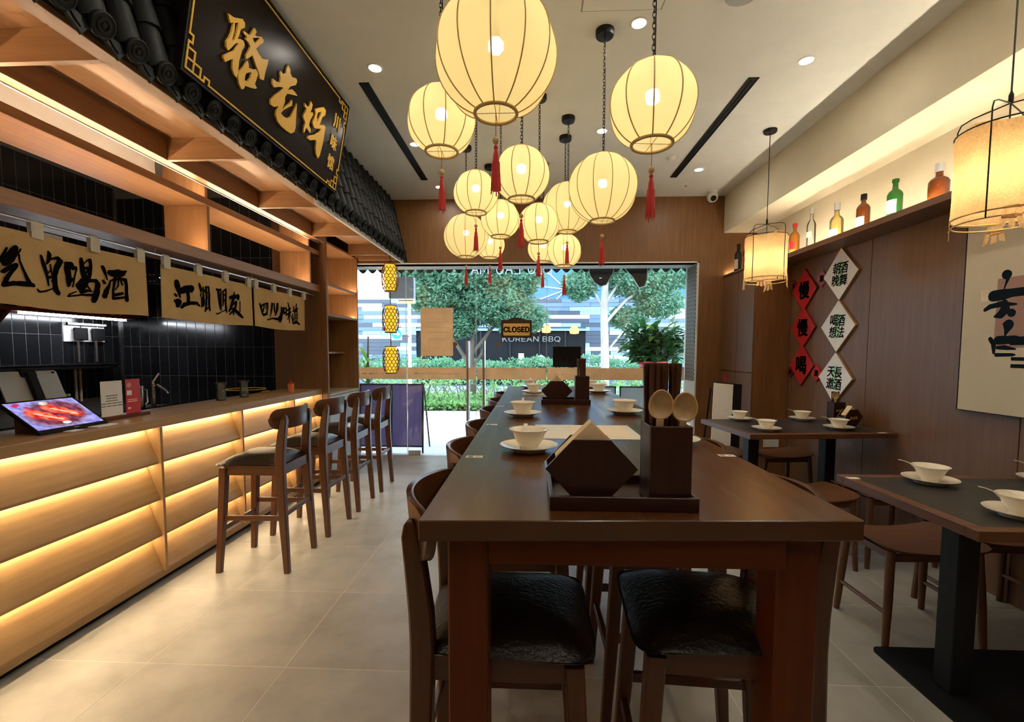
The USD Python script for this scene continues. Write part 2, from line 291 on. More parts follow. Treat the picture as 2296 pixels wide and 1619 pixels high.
# the tilted display: a lit screen with a flat printed picture (blue cloth, dish, two red pieces)
def blob(i, c, s, rad, soft=.15): return i, c, s, rad, soft
def screen_mat():
    n = {"tc": ("texture_coordinate", {}), "e": ("emission", {"strength": .85}), "nz": ("noise_texture", {"scale": 38.0, "detail": 2.0}), "base": ("rgb_ramp", {"ramp": [(.35, (.16, .15, .42)), (.65, (.36, .33, .72))]})}
    l = [("tc.object", "nz.vector"), ("nz.fac", "base.fac")]; prev = "base.color"
    # each blob: centre and size in the screen's own metres (u across, v up), colours
    for k, (cx, cy, rx, ry, ang, ca, cb) in enumerate([(0.16, 0.1, 0.152, 0.098, 0.2, (0.16, 0.09, 0.16), (0.34, 0.27, 0.42)), (0.16, 0.1, 0.14, 0.086, 0.2, (0.1, 0.02, 0.04), (0.24, 0.06, 0.1)), (0.1392, 0.0636, 0.024, 0.04, 0.95, (0.52, 0.015, 0.015), (0.86, 0.16, 0.09)), (0.105, 0.088, 0.032, 0.04, 0.95, (0.52, 0.015, 0.015), (0.86, 0.22, 0.09)), (0.0708, 0.1124, 0.036, 0.04, 0.95, (0.52, 0.015, 0.015), (0.86, 0.16, 0.09)), (0.1403, 0.0631, 0.007, 0.02, 0.95, (0.78, 0.26, 0.16), (0.95, 0.55, 0.36)), (0.111, 0.084, 0.007, 0.02, 0.95, (0.78, 0.26, 0.16), (0.95, 0.55, 0.36)), (0.0817, 0.1049, 0.007, 0.02, 0.95, (0.78, 0.26, 0.16), (0.95, 0.55, 0.36)), (0.2292, 0.0876, 0.024, 0.04, 0.95, (0.52, 0.015, 0.015), (0.86, 0.16, 0.09)), (0.195, 0.112, 0.032, 0.04, 0.95, (0.52, 0.015, 0.015), (0.86, 0.22, 0.09)), (0.1608, 0.1364, 0.036, 0.04, 0.95, (0.52, 0.015, 0.015), (0.86, 0.16, 0.09)), (0.2303, 0.0871, 0.007, 0.02, 0.95, (0.78, 0.26, 0.16), (0.95, 0.55, 0.36)), (0.201, 0.108, 0.007, 0.02, 0.95, (0.78, 0.26, 0.16), (0.95, 0.55, 0.36)), (0.1717, 0.1289, 0.007, 0.02, 0.95, (0.78, 0.26, 0.16), (0.95, 0.55, 0.36)), (0.04, 0.182, 0.022, 0.01, 0.3, (0.4, 0.02, 0.1), (0.6, 0.06, 0.16)), (0.07, 0.16, 0.012, 0.01, 0, (0.3, 0.02, 0.12), (0.5, 0.06, 0.2)), (0.155, 0.178, 0.022, 0.012, 0.2, (0.35, 0.42, 0.28), (0.62, 0.66, 0.52)), (0.15, 0.03, 0.02, 0.01, 0, (0.5, 0.5, 0.44), (0.75, 0.75, 0.7))]):
        n[f"m{k}"] = ("mapping", {"mapping_type": "texture", "location": (cx, cy, 0), "rotation": (0, 0, ang), "scale": (rx, ry, 1.0)})
        n[f"l{k}"] = ("vector_math", {"math_type": "length"}); n[f"x{k}"] = ("vector_math", {"math_type": "multiply", "vector2": (1, 1, 0)})
        n[f"g{k}"] = ("map_range", {"from_min": .85, "from_max": 1.05, "to_min": 1.0, "to_max": 0.0, "clamp": True})
        n[f"c{k}"] = ("rgb_ramp", {"ramp": [(.35, ca), (.65, cb)]}); n[f"o{k}"] = ("mix", {})
        l += [("tc.object", f"m{k}.vector"), (f"m{k}.vector", f"x{k}.vector1"), (f"x{k}.vector", f"l{k}.vector1"), (f"l{k}.value", f"g{k}.value"), ("nz.fac", f"c{k}.fac"), (prev, f"o{k}.color1"), (f"c{k}.color", f"o{k}.color2"), (f"g{k}.result", f"o{k}.fac")]
        prev = f"o{k}.color"
    l.append((prev, "e.color")); M["dish_screen"] = usdkit.material(stage, "/World/Looks/dish_screen", n, l, surface="e.emission")
screen_mat()
# wallpaper beside the window: fronds in waves
M["frond_paper"] = usdkit.material(stage, "/World/Looks/frond_paper", {"g": ("geometry", {}), "s": ("separate_xyz", {}), "pp": ("math", {"math_type": "pingpong", "value2": .05}), "k": ("math", {"math_type": "multiply", "value2": 1.5}), "ad": ("math", {"math_type": "subtract"}), "m": ("math", {"math_type": "multiply", "value2": 135.0}), "sn": ("math", {"math_type": "sine"}), "r": ("rgb_ramp", {"ramp": [(.0, (.05, .05, .048)), (.35, (.40, .39, .35))]}), "p": ("principled_bsdf", {"roughness": .6})},
    [("g.position", "s.vector"), ("s.y", "pp.value1"), ("pp.value", "k.value1"), ("s.z", "ad.value1"), ("k.value", "ad.value2"), ("ad.value", "m.value1"), ("m.value", "sn.value1"), ("sn.value", "r.fac"), ("r.color", "p.base_color")], surface="p.BSDF")

# ------------------------------------------------------------------ lettering: characters as outlines (0..99), brush strokes in millimetres
GLYPHS = {
"川": "P84978699979897018402 P4894609460114811 P00060010092213381498269827512322160810000800",
"味": "P00893190335756575671367135815583579968986883908291716871685795579445734584279616961290068706692868005700552837083006251225153119433151445145324531261326112411180118 H2178117812372138",
"馆": "P00550875129823962283388240876287609667997198778796879766896589425640583694359401830081045704560045004565386633552756272428243429382940182105160014000906090914161455125509490749 H5071847085755176 H5616811582255725 H5652775178605760 H1662246127711971",
"慢": "P005005791378149825972581318237673795899590668964956395413240315827592661251042135017392830293038883892369333862377169811990894017903640933002902260824011401135611560946 H7750845084547754 H7874787648754974 H4884778478854986 H552864217328 H6050665067546054 H4250495049544354",
"喝": "P00933293334541574159386039999399946054595456995497169404880073007110821083133813363133313128122812180118 H7444713785278644 H852682238523 H5071807081745074 H5085808481885088 H662862237223 H4540483849295129593761444844 H2081128112402040",
"朝": "P0019013020302034043504712072207602770288208820993199328851885286549594949408900271016808691282138134633458145103470039053908461746183218320120012018 H6446814582596559 H6471817182836584 H48343234323051305342537851785177327732724971 H1662165838593762 H3847164815443744",
"酒": "P0206204324433138317248734882288225772177048904920897119826902894999499837682777296719500850084044304410031003036273214031001 H4216841585234324 H453684358540684165456560606157465139 H7551845284617561 H6073657365826082 H42484448475249614261 P0061056909692561275722501950",
"晚": "P0092319232744184489959985891759178898086737490729039733772148213842688279522920687026802630461086127471035032400180718102612412146265135513835383560326032211220111409120112 H6863674878487863 H4875597463805281 H4649544855634663 H2050115112322032 H2080118012622063",
"舞": "P00260029113619451846014702571657185816640665067302760280088417932199319832943092309193909381848084759474956484648457985798468146814195419531813180239723981381127900680168124512441548284731391931101501070002081513211814240621 H71577258726365646557 H7280658065747274 H314630424342464068426846 H5923682368316031 H4657535753644764 H4675537453804780 H2957355735642964 H2975357435802980 H2231282633313232 H167617741876",
"想": "P004500471158187003710280048221832297339734834982519294929433873299139909910588067627763079317933553364216017551439314135493849504850454642463653345433333132363138293812661167136722712378207811760569003101260826292831223322522052164608380638 H6144824382496149 H6160826082666166 H6177827682816181 H34684659495849713371 P020702110820113114322229232614060903",
"法": "P31443256585658703670358057825899699969829380927069706956965697456744521875216833743778379120970797049100870082097409360333143717422450385244 P06890896109814983289348527761485 P04060512122221392444274433383335221313011001 P00620570087025622857235020501256",
"天": "P000702111315222232313944384703470358426042780779069091909179547854609459965795475846663177219909930084026712601949364223301118040600",
"長": "P004001511951199687968686318531808280827031703166826682563156315196519740923992347322821796139911990995039101770557185712551027041800150112081212161518181739 H56395637623072347639 H2917532242392939",
"邀": "P000701121323134802480159246025543854375728582872216818681570127703880592139427762990399040974299519853965190629063726576699875987996788398819872937192588742972397219115991499099602400227072013151008000600 H671374128913901587178128 H757171617361765579548271 H464262416225672874396751655164444544 H351741134812631358185515421542194023 H5156525460545757 H3867516652683968 H3980397752785180 H4126492550324432 H25252825323134442544",
"骆": "P021600260227313331390440076307761876164924492773278304830594379439923870437450845698669564879087958390727857795587519947963791379101820080017905570555004600453742373909360333011400110612112710291430230616 H5617801680315631 H694958427843 H5976656668647875 H36643549434957555858516644594159",
"老": "P00300133113636503652025303633763377312731285378537973999499850857684859594919487746398639852595242404233443364397545804487388535632743224212811184178425882689249523962193068902840040003303300930320822 H5073506356646473",
"妈": "P00070010051215251428023708660168017711781397159925972278387735453031302734243533793380288128833882425342394443795479557753547154748138823892859387918354945495439114880684026501620763127511781280197922372238153208241612030700 H196415412137255326672167"}
SIGN_SHAPES = [
"P 203,359 227,363 242,368 272,384 295,398 312,393 316,375 292,351 286,320 278,299 301,313 320,318 329,307 327,293 318,276 308,221 311,169 308,145 290,148 274,163 269,186 269,207 251,191 224,164 212,173 210,184 242,217 269,242 281,266 293,292 271,275 252,247 233,219 219,226 215,247 229,274 239,304 241,332 242,348 225,331 215,340",
"H 250,351 270,367 272,347 268,308 262,285 247,268 248,284 254,314",
"P 306,355 330,360 356,366 381,417 397,410 388,388 414,399 436,414 456,410 455,397 431,371 409,340 431,331 462,327 494,341 510,353 509,326 500,279 498,243 470,233 455,253 426,271 407,288 390,300 376,280 354,257 349,271 362,299 371,323 355,332 332,334 337,348 319,347",
"H 374,367 428,404 414,380 396,354",
"P 363,257 375,245 378,231 413,245 430,256 449,247 444,218 436,190 456,181 441,170 405,156 370,145 365,128 350,116 329,129 318,151 314,170 331,197 348,223",
"H 367,201 402,228 400,198 383,170 361,165 361,187",
"P 675,427 702,418 706,401 728,392 769,408 781,399 772,374 724,340 702,306 744,336 776,337 804,332 752,310 706,292 690,264 696,241 683,202 675,185 702,219 741,258 758,287 767,259 740,238 695,199 673,171 704,168 739,175 770,201 794,253 809,294 820,233 830,169 826,143 794,118 744,112 695,111 657,119 635,139 633,167 648,197 609,170 579,167 573,188 605,230 641,268 667,302 625,282 586,257 568,265 566,291 599,295 630,307 629,331 620,344 621,363 645,359 670,380 669,404",
"P 886,338 909,333 936,340 945,380 971,372 970,351 958,316 984,333 994,324 970,279 965,248 993,232 991,213 959,220 937,220 930,192 920,180 914,209 923,242 892,258 892,272 906,296 913,321 892,317",
"P 1005,362 1037,385 1101,424 1133,420 1134,390 1102,363 1090,323 1080,304 1130,328 1159,330 1158,287 1157,226 1148,176 1142,143 1126,117 1096,131 1079,161 1075,197 1064,206 1003,175 971,172 976,189 1048,229 1093,265 1108,294 1052,268 1022,261 1001,280 1013,315 1018,346",
"H 1044,363 1084,389 1073,349 1054,309 1038,334"]
CLOTH_A = [
"1752,1631,13 1775,1652,12 1799,1667,11",
"1799,1662,11 1782,1637,10 1762,1605,12 1751,1578,13",
"1751,1578,13 1784,1590,15 1824,1593,17 1856,1593,13 1861,1588,6",
"1812,1711,2 1813,1685,4 1824,1650,7 1836,1617,11 1845,1597,14",
"1820,1733,2 1812,1717,2 1801,1709,2",
"1802,1736,14 1791,1712,27 1771,1680,28 1758,1663,16",
"1675,1682,10 1677,1645,11 1679,1606,9",
"1677,1677,7 1717,1691,10 1711,1635,10 1705,1607,6",
"1678,1616,7 1706,1626,8",
"1770,1727,5 1750,1681,11 1734,1656,4",
"1900,1723,6 1907,1694,13 1917,1660,12 1923,1624,6 1925,1600,2",
"1933,1748,5 1937,1734,14 1931,1708,11 1921,1691,3",
"1925,1704,2 1950,1721,6 1974,1726,14 1983,1715,19 1966,1684,19 1956,1651,16 1954,1620,16 1956,1589,19 1966,1574,16 1968,1567,6",
"1875,1578,4 1883,1568,6 1906,1573,6 1936,1586,4 1951,1594,3",
"1939,1694,2 1941,1670,4 1922,1651,3",
"1941,1670,3 1945,1634,3 1942,1618,2",
"1921,1627,2 1933,1638,8 1939,1636,2",
"2011,1711,13 2013,1683,23 2017,1651,19 2016,1625,16 2013,1609,5",
"2011,1708,16 2030,1708,23 2039,1694,13 2056,1703,7 2059,1697,5 2047,1663,5 2039,1632,4 2033,1609,3",
"2016,1632,16 2033,1644,13 2043,1649,7",
"2086,1745,14 2088,1722,19 2091,1690,20 2099,1668,24",
"2098,1727,3 2117,1744,5 2131,1750,11 2133,1724,12 2128,1689,14 2123,1668,14",
"2101,1708,9 2122,1708,14",
"2099,1681,5 2121,1695,10",
"2109,1666,14 2087,1639,27 2062,1619,20 2064,1606,10",
"2086,1636,17 2119,1651,14 2155,1656,14 2165,1641,18 2159,1605,22 2148,1573,23 2142,1559,18",
"2077,1602,20 2107,1625,9 2114,1640,7",
"2080,1592,14 2112,1603,10 2134,1602,5",
"2110,1629,5 2127,1608,5",
"2144,1586,11 2080,1579,7 2009,1564,6 2016,1574,5 2050,1591,2",
"2192,1728,13 2199,1712,13 2209,1682,4 2212,1668,2",
"2191,1662,7 2198,1652,11",
"2196,1586,17 2205,1611,18 2222,1645,7 2227,1667,4",
"2226,1707,19 2237,1704,26 2269,1710,31 2290,1713,23 2312,1729,6",
"2252,1685,15 2247,1659,9 2239,1623,8 2238,1580,9",
"2277,1696,10 2267,1673,6",
"2227,1667,7 2268,1684,10 2305,1683,14 2309,1654,12 2307,1617,12 2307,1581,16 2309,1573,6",
"2268,1677,6 2266,1648,5 2249,1624,3",
"2280,1679,6 2287,1655,6",
"2247,1599,13 2284,1611,12",
"2238,1580,11 2275,1588,10 2304,1595,8"]
CLOTH_B = [
"2664,1725,28 2668,1702,32 2676,1671,16 2685,1636,6",
"2649,1652,9 2659,1645,12",
"2652,1612,18 2673,1610,32 2667,1590,23 2661,1581,9",
"2698,1678,28 2732,1695,33 2771,1704,29 2767,1687,19",
"2742,1675,17 2745,1643,17 2741,1609,17",
"2693,1580,14 2715,1599,19 2760,1612,17 2807,1616,15 2826,1601,8",
"2834,1742,8 2841,1713,15 2846,1689,6",
"2845,1680,6 2838,1662,5",
"2844,1595,5 2852,1630,13 2860,1665,8",
"2853,1707,8 2877,1701,15 2882,1693,5",
"2866,1725,4 2863,1674,9 2867,1631,10 2869,1614,5",
"2853,1651,15 2859,1605,10",
"2890,1729,10 2891,1677,11 2884,1611,10 2873,1571,8",
"2890,1724,8 2915,1732,8 2916,1680,12 2910,1614,13 2916,1580,8",
"2891,1690,5 2913,1697,5",
"2889,1655,5 2912,1662,5",
"2873,1576,5 2895,1595,8 2909,1596,5",
"2992,1725,14 3011,1719,22 3012,1669,19 3019,1625,17 3031,1594,8",
"3011,1719,11 3042,1734,8 3045,1714,8 3038,1649,11 3039,1604,11",
"3013,1683,10 3040,1700,8",
"3011,1651,10 3039,1668,8",
"3069,1717,11 3070,1671,12 3064,1625,8",
"3066,1721,8 3102,1742,9 3103,1703,10 3096,1646,14 3101,1610,17 3107,1585,6",
"3071,1694,8 3100,1707,7",
"3069,1657,8 3098,1670,7",
"2967,1568,4 2983,1563,7 3037,1581,5 3101,1600,4",
"3149,1690,18 3186,1699,24 3232,1709,24 3234,1690,15",
"3195,1733,6 3186,1694,18 3169,1654,18 3152,1614,15 3132,1592,7",
"3168,1644,15 3214,1668,12 3205,1629,15 3173,1597,9 3142,1574,7",
"3159,1620,9 3203,1605,21 3240,1584,22 3274,1562,12",
"3253,1677,2 3251,1633,5 3249,1599,5",
"3181,1603,12 3183,1574,7"]
CLOTH_C = [
"3486,1684,10 3506,1658,21 3527,1617,17 3540,1597,7",
"3502,1662,14 3558,1689,7 3606,1699,11 3609,1667,10 3592,1623,13",
"3558,1684,7 3547,1651,11 3536,1624,7",
"3586,1687,6 3580,1654,10",
"3554,1604,15 3596,1615,14",
"3668,1700,15 3661,1661,16 3649,1617,6 3643,1597,3",
"3693,1703,10 3696,1665,13 3700,1637,10",
"3738,1705,19 3731,1662,19 3708,1610,7",
"3603,1567,7 3667,1583,10 3747,1583,19 3768,1593,31 3762,1570,23",
"3784,1684,8 3786,1639,19 3768,1587,27",
"3804,1680,12 3813,1636,16",
"3815,1676,12 3847,1684,9 3839,1638,11",
"3813,1636,9 3845,1650,8",
"3851,1662,11 3924,1686,11",
"3833,1620,11 3923,1656,13",
"3882,1731,8 3902,1684,18 3893,1625,13 3895,1561,5",
"3888,1636,8 3864,1588,5",
"3905,1643,8 3947,1594,8 3951,1559,3",
"3982,1709,10 3986,1680,12",
"4042,1736,12 4028,1695,12",
"3968,1666,12 4064,1699,12",
"4003,1663,12 3998,1579,13",
"4009,1664,10 4051,1679,10 4046,1588,12",
"4007,1634,7 4049,1643,7",
"4006,1610,7 4048,1619,7",
"3956,1641,8 3965,1595,15 3952,1564,10",
"3963,1559,12 4033,1576,19 4093,1561,13 4105,1559,4"]
SCROLL = [
"2552,1730,37 2548,1727,37",
"2543,1705,14 2552,1679,8 2560,1649,5",
"2613,1624,46 2555,1626,44 2499,1631,30",
"2654,1553,15 2627,1569,21 2565,1577,24 2492,1569,8",
"2552,1582,27 2546,1547,38 2568,1521,31 2598,1513,11",
"2515,1527,33 2512,1525,33",
"2524,1466,44 2529,1442,24 2540,1405,4",
"2551,1471,7 2524,1470,34",
"2572,1385,35 2483,1386,33",
"2615,1393,18 2596,1367,21 2592,1318,11",
"2573,1346,14 2536,1346,20 2483,1338,7",
"2578,1307,15 2494,1308,13 2481,1308,5"]

# ------------------------------------------------------------------ the room
ZC, XW, YB, YG = 3.07, 2.53, 5.38, 5.72           # ceiling, right wall, header wall, glass
BACK = -2.6
fl = struct("floor", bx(-4.4, XW + .15, BACK, 5.80, -.10, -.0006), "grout")
for i in range(-6, 2):
    for j in range(-4, 7):
        x0, y0 = 1.375 + .6 * i, 1.80 + .6 * j
        x1, y1 = min(x0 + .6, XW), min(y0 + .6, 5.80); x0 = max(x0, -2.3)
        if x1 - x0 < .05 or y1 - y0 < .05 or y0 < -.7: continue
        obj("tile", bx(x0 + .002, x1 - .002, y0 + .002, y1 - .002, -.012, 0, .0006), "floor_tile_" + RNG.choice("aabc"), fl)
struct("ceiling", bx(-4.4, XW + .15, BACK, YB + .4, ZC, ZC + .1), "plaster")
wr = struct("wall_right", bx(XW, XW + .12, BACK, YB + .4, 0, ZC), "cream_paint")
ys = [5.38, 4.62, 3.57, 2.46, 1.36, .26, -.84, -1.94]
for a, b in zip(ys[1:], ys[2:]):
    obj("panel", bx(XW - .012, XW, b + .002, a - .002, 0, 2.20, .0015), "panel_z", wr)
wb = struct("wall_back", bx(-2.45, XW, YB, YB + .12, 2.33, ZC), "wall_oak_z")
obj("lintel", bx(-2.45, 1.9, YB + .12, YG + .06, 2.345, 2.42), "white_paint", wb)
obj("outer_fascia", bx(-3.3, 3.3, YB + .32, YG + .12, 2.42, ZC + .3), "roof_black", wb)
obj("pier", bx(1.895, XW, YB, YG + .1, 0, 2.33, .002), "wall_oak_z", wb)
obj("window_lining", bx(1.878, 1.895, YB - .006, YG + .05, 0, 2.345), "white_trim", wb)
obj("head_lining", bx(-2.40, 1.895, YB - .006, YG, 2.33, 2.345), "white_trim", wb)
obj("patterned_panel", bx(1.872, 1.878, YB + .02, YG - .02, .98, 2.32), "frond_paper", wb)
wl = struct("wall_left", bx(-4.40, -4.2512, BACK, 5.8, 0, ZC), "tile_grout")
for j in range(26):
    for k in range(8):
        y0 = 2.0 + .1 * j; z0 = .86 + .3 * k
        if z0 + .3 > ZC: continue
        obj("tile", bx(-4.262, -4.25, y0 + .001, y0 + .099, z0 + .001, z0 + .299, .002), "black_tile_" + RNG.choice("aaabc"), wl)
wk = struct("wall_kitchen", bx(-4.26, -2.42, 4.6012, 4.72, 0, ZC), "tile_grout")
for j in range(18):
    for k in range(8):
        x0 = -4.25 + .1 * j; z0 = .76 + .3 * k
        if z0 + .3 > ZC: continue
        obj("tile", bx(x0 + .001, x0 + .099, 4.60, 4.612, z0 + .001, z0 + .299, .002), "black_tile_" + RNG.choice("aaabc"), wk)
obj("corner_trim", bx(-4.252, -4.236, 4.586, 4.60, .86, ZC), "steel", wk)
struct("wall_rear", bx(-4.4, XW + .15, BACK - .12, BACK, 0, ZC), "wall_oak_z")
struct("wall_side", bx(-2.45, -2.40, 4.72, YG + .06, 0, ZC), "wall_oak_z")
struct("trim_1", bx(2.16, XW, BACK, YB, 2.66, ZC, .002), "cream_paint")        # boxed-in soffit over the shelf
for k, (x, y0, y1) in enumerate(((-1.105, 3.07, 4.77), (1.41, 3.11, 4.79))):
    a = thing("linear_air_slot", ["long black air slot in the ceiling to the left of the lanterns", "long black air slot in the ceiling to the right of the lanterns"][k], "air vent", (x, (y0 + y1) / 2, ZC))
    L = (y1 - y0) / 2
    obj("frame", cat(bx(-.033, -.026, -L, L, -.006, .0), bx(.026, .033, -L, L, -.006, 0), bx(-.033, .033, -L, -L + .007, -.006, 0), bx(-.033, .033, L - .007, L, -.006, 0)), "matt_black", a)
    obj("slot", bx(-.026, .026, -L + .007, L - .007, -.002, 0), "matt_black", a); obj("blade", bx(-.003, .003, -L + .007, L - .007, -.005, -.002), "matt_black", a)

# glass front: fixed pane, two door leaves, fixed pane
xs = [-2.40, -1.569, -.69, .188, 1.876]
for k in range(4):
    nm = ["window_1", "door_1", "door_2", "window_2"][k]
    w = struct(nm, bx(xs[k] + .004, xs[k + 1] - .004, YG, YG + .012, .012, 2.345), "pane")
    obj("frosted_band", bx(xs[k] + .006, xs[k + 1] - .006 - (.12 if k == 3 else 0), YG - .0015, YG - .0003, .968, 1.116), "tan_vinyl", w)
    pr = MB()
    for r in range(9 if k else 6):
        x = xs[k] + .09 + r * .085
        if x < xs[k + 1] - .2:
            pr.append(bx(x, x + RNG.uniform(.02, .06), YG - .0022, YG - .0015, 1.030 + RNG.uniform(-.004, .004), 1.046))
    obj("band_print", pr, "tan_print", w, label="faint pale lettering on the tan band")
    obj("edge_seal", bx(xs[k + 1] - .007, xs[k + 1] - .003, YG - .001, YG + .013, .012, 2.345), "white_plastic", w)
    if k in (1, 2):
        hx = -.797 if k == 1 else -.596
        h = obj("handle", cat(*[cat(tube([(hx, YG + s, .45), (hx, YG + s, 1.45)], .014, 12)) for s in (-.06, .072)]), "steel", w)
        obj("handle_bracket", cat(*[tube([(hx, YG - .06, z), (hx, YG + .072, z)], .008, 8) for z in (.62, 1.28)]), "steel", h)
        lx = -.954 if k == 1 else -.418
        obj("lock_disc", move(lathe([(0, -.006), (.026, -.006), (.026, .006), (0, .006)], 24), lx, YG - .006, 1.407, rx=pi / 2), "rattan", w)
        obj("floor_patch", bx((xs[k] if k == 1 else xs[k + 1] - .17) + .006, (xs[k] if k == 1 else xs[k + 1] - .17) + .165, YG - .012, YG + .024, .0, .055, .003), "steel", w)
obj("band_end", bx(1.76, 1.87, YG - .0015, YG - .0003, .968, 1.13), "paper", "/World/window_2")

# ------------------------------------------------------------------ counter with lit sawtooth front
ct = thing("bar_counter", "long oak bar counter whose sawtooth front glows with hidden light strips", "counter", (-2.25, 2.0, 0))
def C(name, mesh, mat, par=None, **k): return obj(name, mesh, mat, par or ct, world=True, **k)
CY0, CY1, CXF = -.9, 4.44, -2.075
C("worktop", bx(-2.06, -2.46, CY0, CY1, .895, .945, .004), "counter_oak_y")
C("carcass", bx(-2.25, -2.44, CY0, CY1, 0, .893), "black_metal")
C("plinth", bx(-2.095, -2.25, CY0, CY1, .03, .068, .003), "counter_oak_y"); C("toe_kick", bx(-2.125, -2.25, CY0, CY1, 0, .03), "matt_black")
zl = [.068, .275, .482, .689, .893]
dv = [-.38, 1.04, 2.46, 3.185, 3.91]
for y in dv: C("divider", bx(-2.068, -2.245, y - .009, y + .009, .068, .893, .001), "counter_oak_z")
C("end_panel", bx(-2.06, -2.46, CY1 - .018, CY1, .0, .895), "counter_oak_z")
edges = [CY0] + dv + [CY1 - .018]
for a, b in zip(edges, edges[1:]):
    for z0, z1 in zip(zl, zl[1:]):
        poly = Polygon([(-2.082, z0), (-2.082, z0 + .012), (-2.160, z1 - .004), (-2.245, z1 - .004), (-2.245, z0)])
        m = plate(poly, b - a - .022, (0, b - .011, 0), (1, 0, 0), (0, 0, 1))
        s = C("slat", m, "counter_oak_y")
        if b > .2: C("light_strip", bx(-2.122, -2.132, a + .012, b - .012, z1 - .0065, z1 - .0035), "warm_led", s)

# ------------------------------------------------------------------ open shelves over the counter
sh = thing("overhead_shelving", "oak shelf frame hanging over the counter with lit open niches", "shelving", (-2.2, 2.5, 0))
def S(name, mesh, mat, par=None, **k): return obj(name, mesh, mat, par or sh, world=True, **k)
SY0, SY1 = -.9, 4.43
S("shelf", bx(-2.06, -2.345, SY0, SY1, 2.24, 2.285, .002), "oak_y"); S("shelf", bx(-2.06, -2.345, SY0, SY1, 1.89, 1.955, .002), "oak_y")
S("beam", bx(-2.0, -2.062, SY0, SY1, 2.362, 2.60, .002), "oak_y"); S("beam_edge", bx(-2.062, -2.070, SY0, SY1, 2.357, 2.372), "white_trim")  # thin white strip painted in for the bright light line under the beam
for y in (.2, 1.55, 2.90, 4.25):
    S("divider", bx(-2.063, -2.345, y - .012, y + .012, 1.955, 2.24, .001), "oak_z"); S("divider", bx(-2.072, -2.345, y - .012, y + .012, 2.285, 2.60, .001), "oak_z")
S("grey_panel", bx(-2.335, -2.345, 1.57, 2.82, 2.285, 2.60), "pale_grey"); S("top_board", bx(-2.0, -2.345, SY0, SY1, 2.60, 2.62), "oak_y")
S("end_panel", bx(-2.0, -2.53, 4.43, 4.462, 0, 2.62, .002), "wall_oak_z")
for z in (2.287, 1.957):
    for a, b in ((.25, 1.5), (1.6, 2.85), (2.95, 4.2)):
        S("light_strip", bx(-2.104, -2.114, a, b, z - .002, z + .001), "shelf_led")
tl = thing("tall_side_shelf", "tall oak side shelf beyond the counter with two lit niches over dark open ones", "shelving", (-2.2, 4.9, 0))
def U(name, mesh, mat, par=None, **k): return obj(name, mesh, mat, par or tl, world=True, **k)
U("back_board", bx(-2.38, -2.398, 4.464, 5.36, 0, 2.45), "oak_z"); U("far_side", bx(-2.045, -2.38, 5.34, 5.365, 0, 2.45, .001), "oak_z")
for z, lit in ((2.39, 1), (1.975, 1), (1.675, 1), (1.29, 0)):
    x1 = -2.05 if lit else -2.20
    U("shelf", bx(x1, -2.38, 4.464, 5.34, z, z + .022, .001), "oak_y")
    if lit and z < 2.3: U("light_strip", bx(-2.090, -2.097, 4.55, 5.33, z + .022, z + .0245), "shelf_led")
U("base_unit", bx(-2.06, -2.38, 4.464, 5.34, .05, .86), "oak_z"); U("worktop", bx(-2.04, -2.38, 4.464, 5.34, .86, .885, .002), "beige_metal")
for a in (4.47, 4.905): U("door", bx(-2.045, -2.06, a, a + .43, .07, .855, .002), "pale_grey")
U("inner_lining", bx(-2.372, -2.379, 4.47, 5.335, .89, 1.67), "wall_oak_z")
tl2 = thing("header_box", "small oak box fixed to the header wall beside the end of the tiled roof", "box", (-1.85, 5.3, 2.45))
obj("body", bx(-2.04, -1.60, 5.28, 5.378, 2.40, 2.47, .002), "oak_x", tl2, world=True)

# ------------------------------------------------------------------ tiled canopy over the bar
rf = thing("tiled_canopy", "black Chinese tiled canopy roof along the bar below the ceiling", "canopy roof", (-1.55, 3.3, 2.4))
def Rr(name, mesh, mat, par=None, **k): return obj(name, mesh, mat, par or rf, world=True, **k)
EX, EZ = -1.462, 2.402; SL = np.array([-.165, 0, .64]); SLn = SL / np.linalg.norm(SL); NRM = np.array([SLn[2], 0, -SLn[0]])
RY0, RY1 = .4, 5.30
for y0 in np.arange(RY0, RY1, .7):
    Rr("pan_sheet", cat(*[plate(Polygon([(EX - .005, EZ - .02), (EX + SL[0] - .005, EZ + SL[2]), (EX + SL[0] - .06, EZ + SL[2]), (EX - .06, EZ - .02)]), min(.7, RY1 - y0), (0, min(y0 + .7, RY1), 0), (1, 0, 0), (0, 0, 1))]), "roof_black")
rows = np.arange(1.67 - .134 * 8, RY1 - .02, .134)
def half_tube(p0, p1, r0, r1, n=7):
    """Half-round cover tile from p0 up to p1, its round back along NRM."""
    th = np.linspace(-pi / 2 * 1.05, pi / 2 * 1.05, n); side = np.array([0, 1.0, 0]); v = []
    for p, r in ((p0, r0), (p1, r1)):
        for k in (1.0, .82): v += [p + r * k * (np.sin(t) * side + np.cos(t) * NRM) for t in th]
    f = []
    for i in range(n - 1):
        a, b, c, d = i, i + 1, 2 * n + i + 1, 2 * n + i; f += [(a, d, c), (a, c, b)]                 # outer
        a, b, c, d = n + i, n + i + 1, 3 * n + i + 1, 3 * n + i; f += [(a, b, c), (a, c, d)]          # inner
        f += [(i, i + 1, n + i + 1), (i, n + i + 1, n + i)]
    return T(v, f)
disc0 = cat(lathe([(0, -.010), (.040, -.010), (.043, 0), (.043, .006), (.038, .009), (.035, .005), (0, .005)], 20), torus(.020, .004, 16, 6, .006), lathe([(.010, .004), (.008, .009), (0, .012)], 10))
drip0 = ext(Polygon([(-.058, .035), (.058, .035), (.052, -.01), (.03, -.03), (.012, -.05), (0, -.066), (-.012, -.05), (-.03, -.03), (-.052, -.01)]), .010)
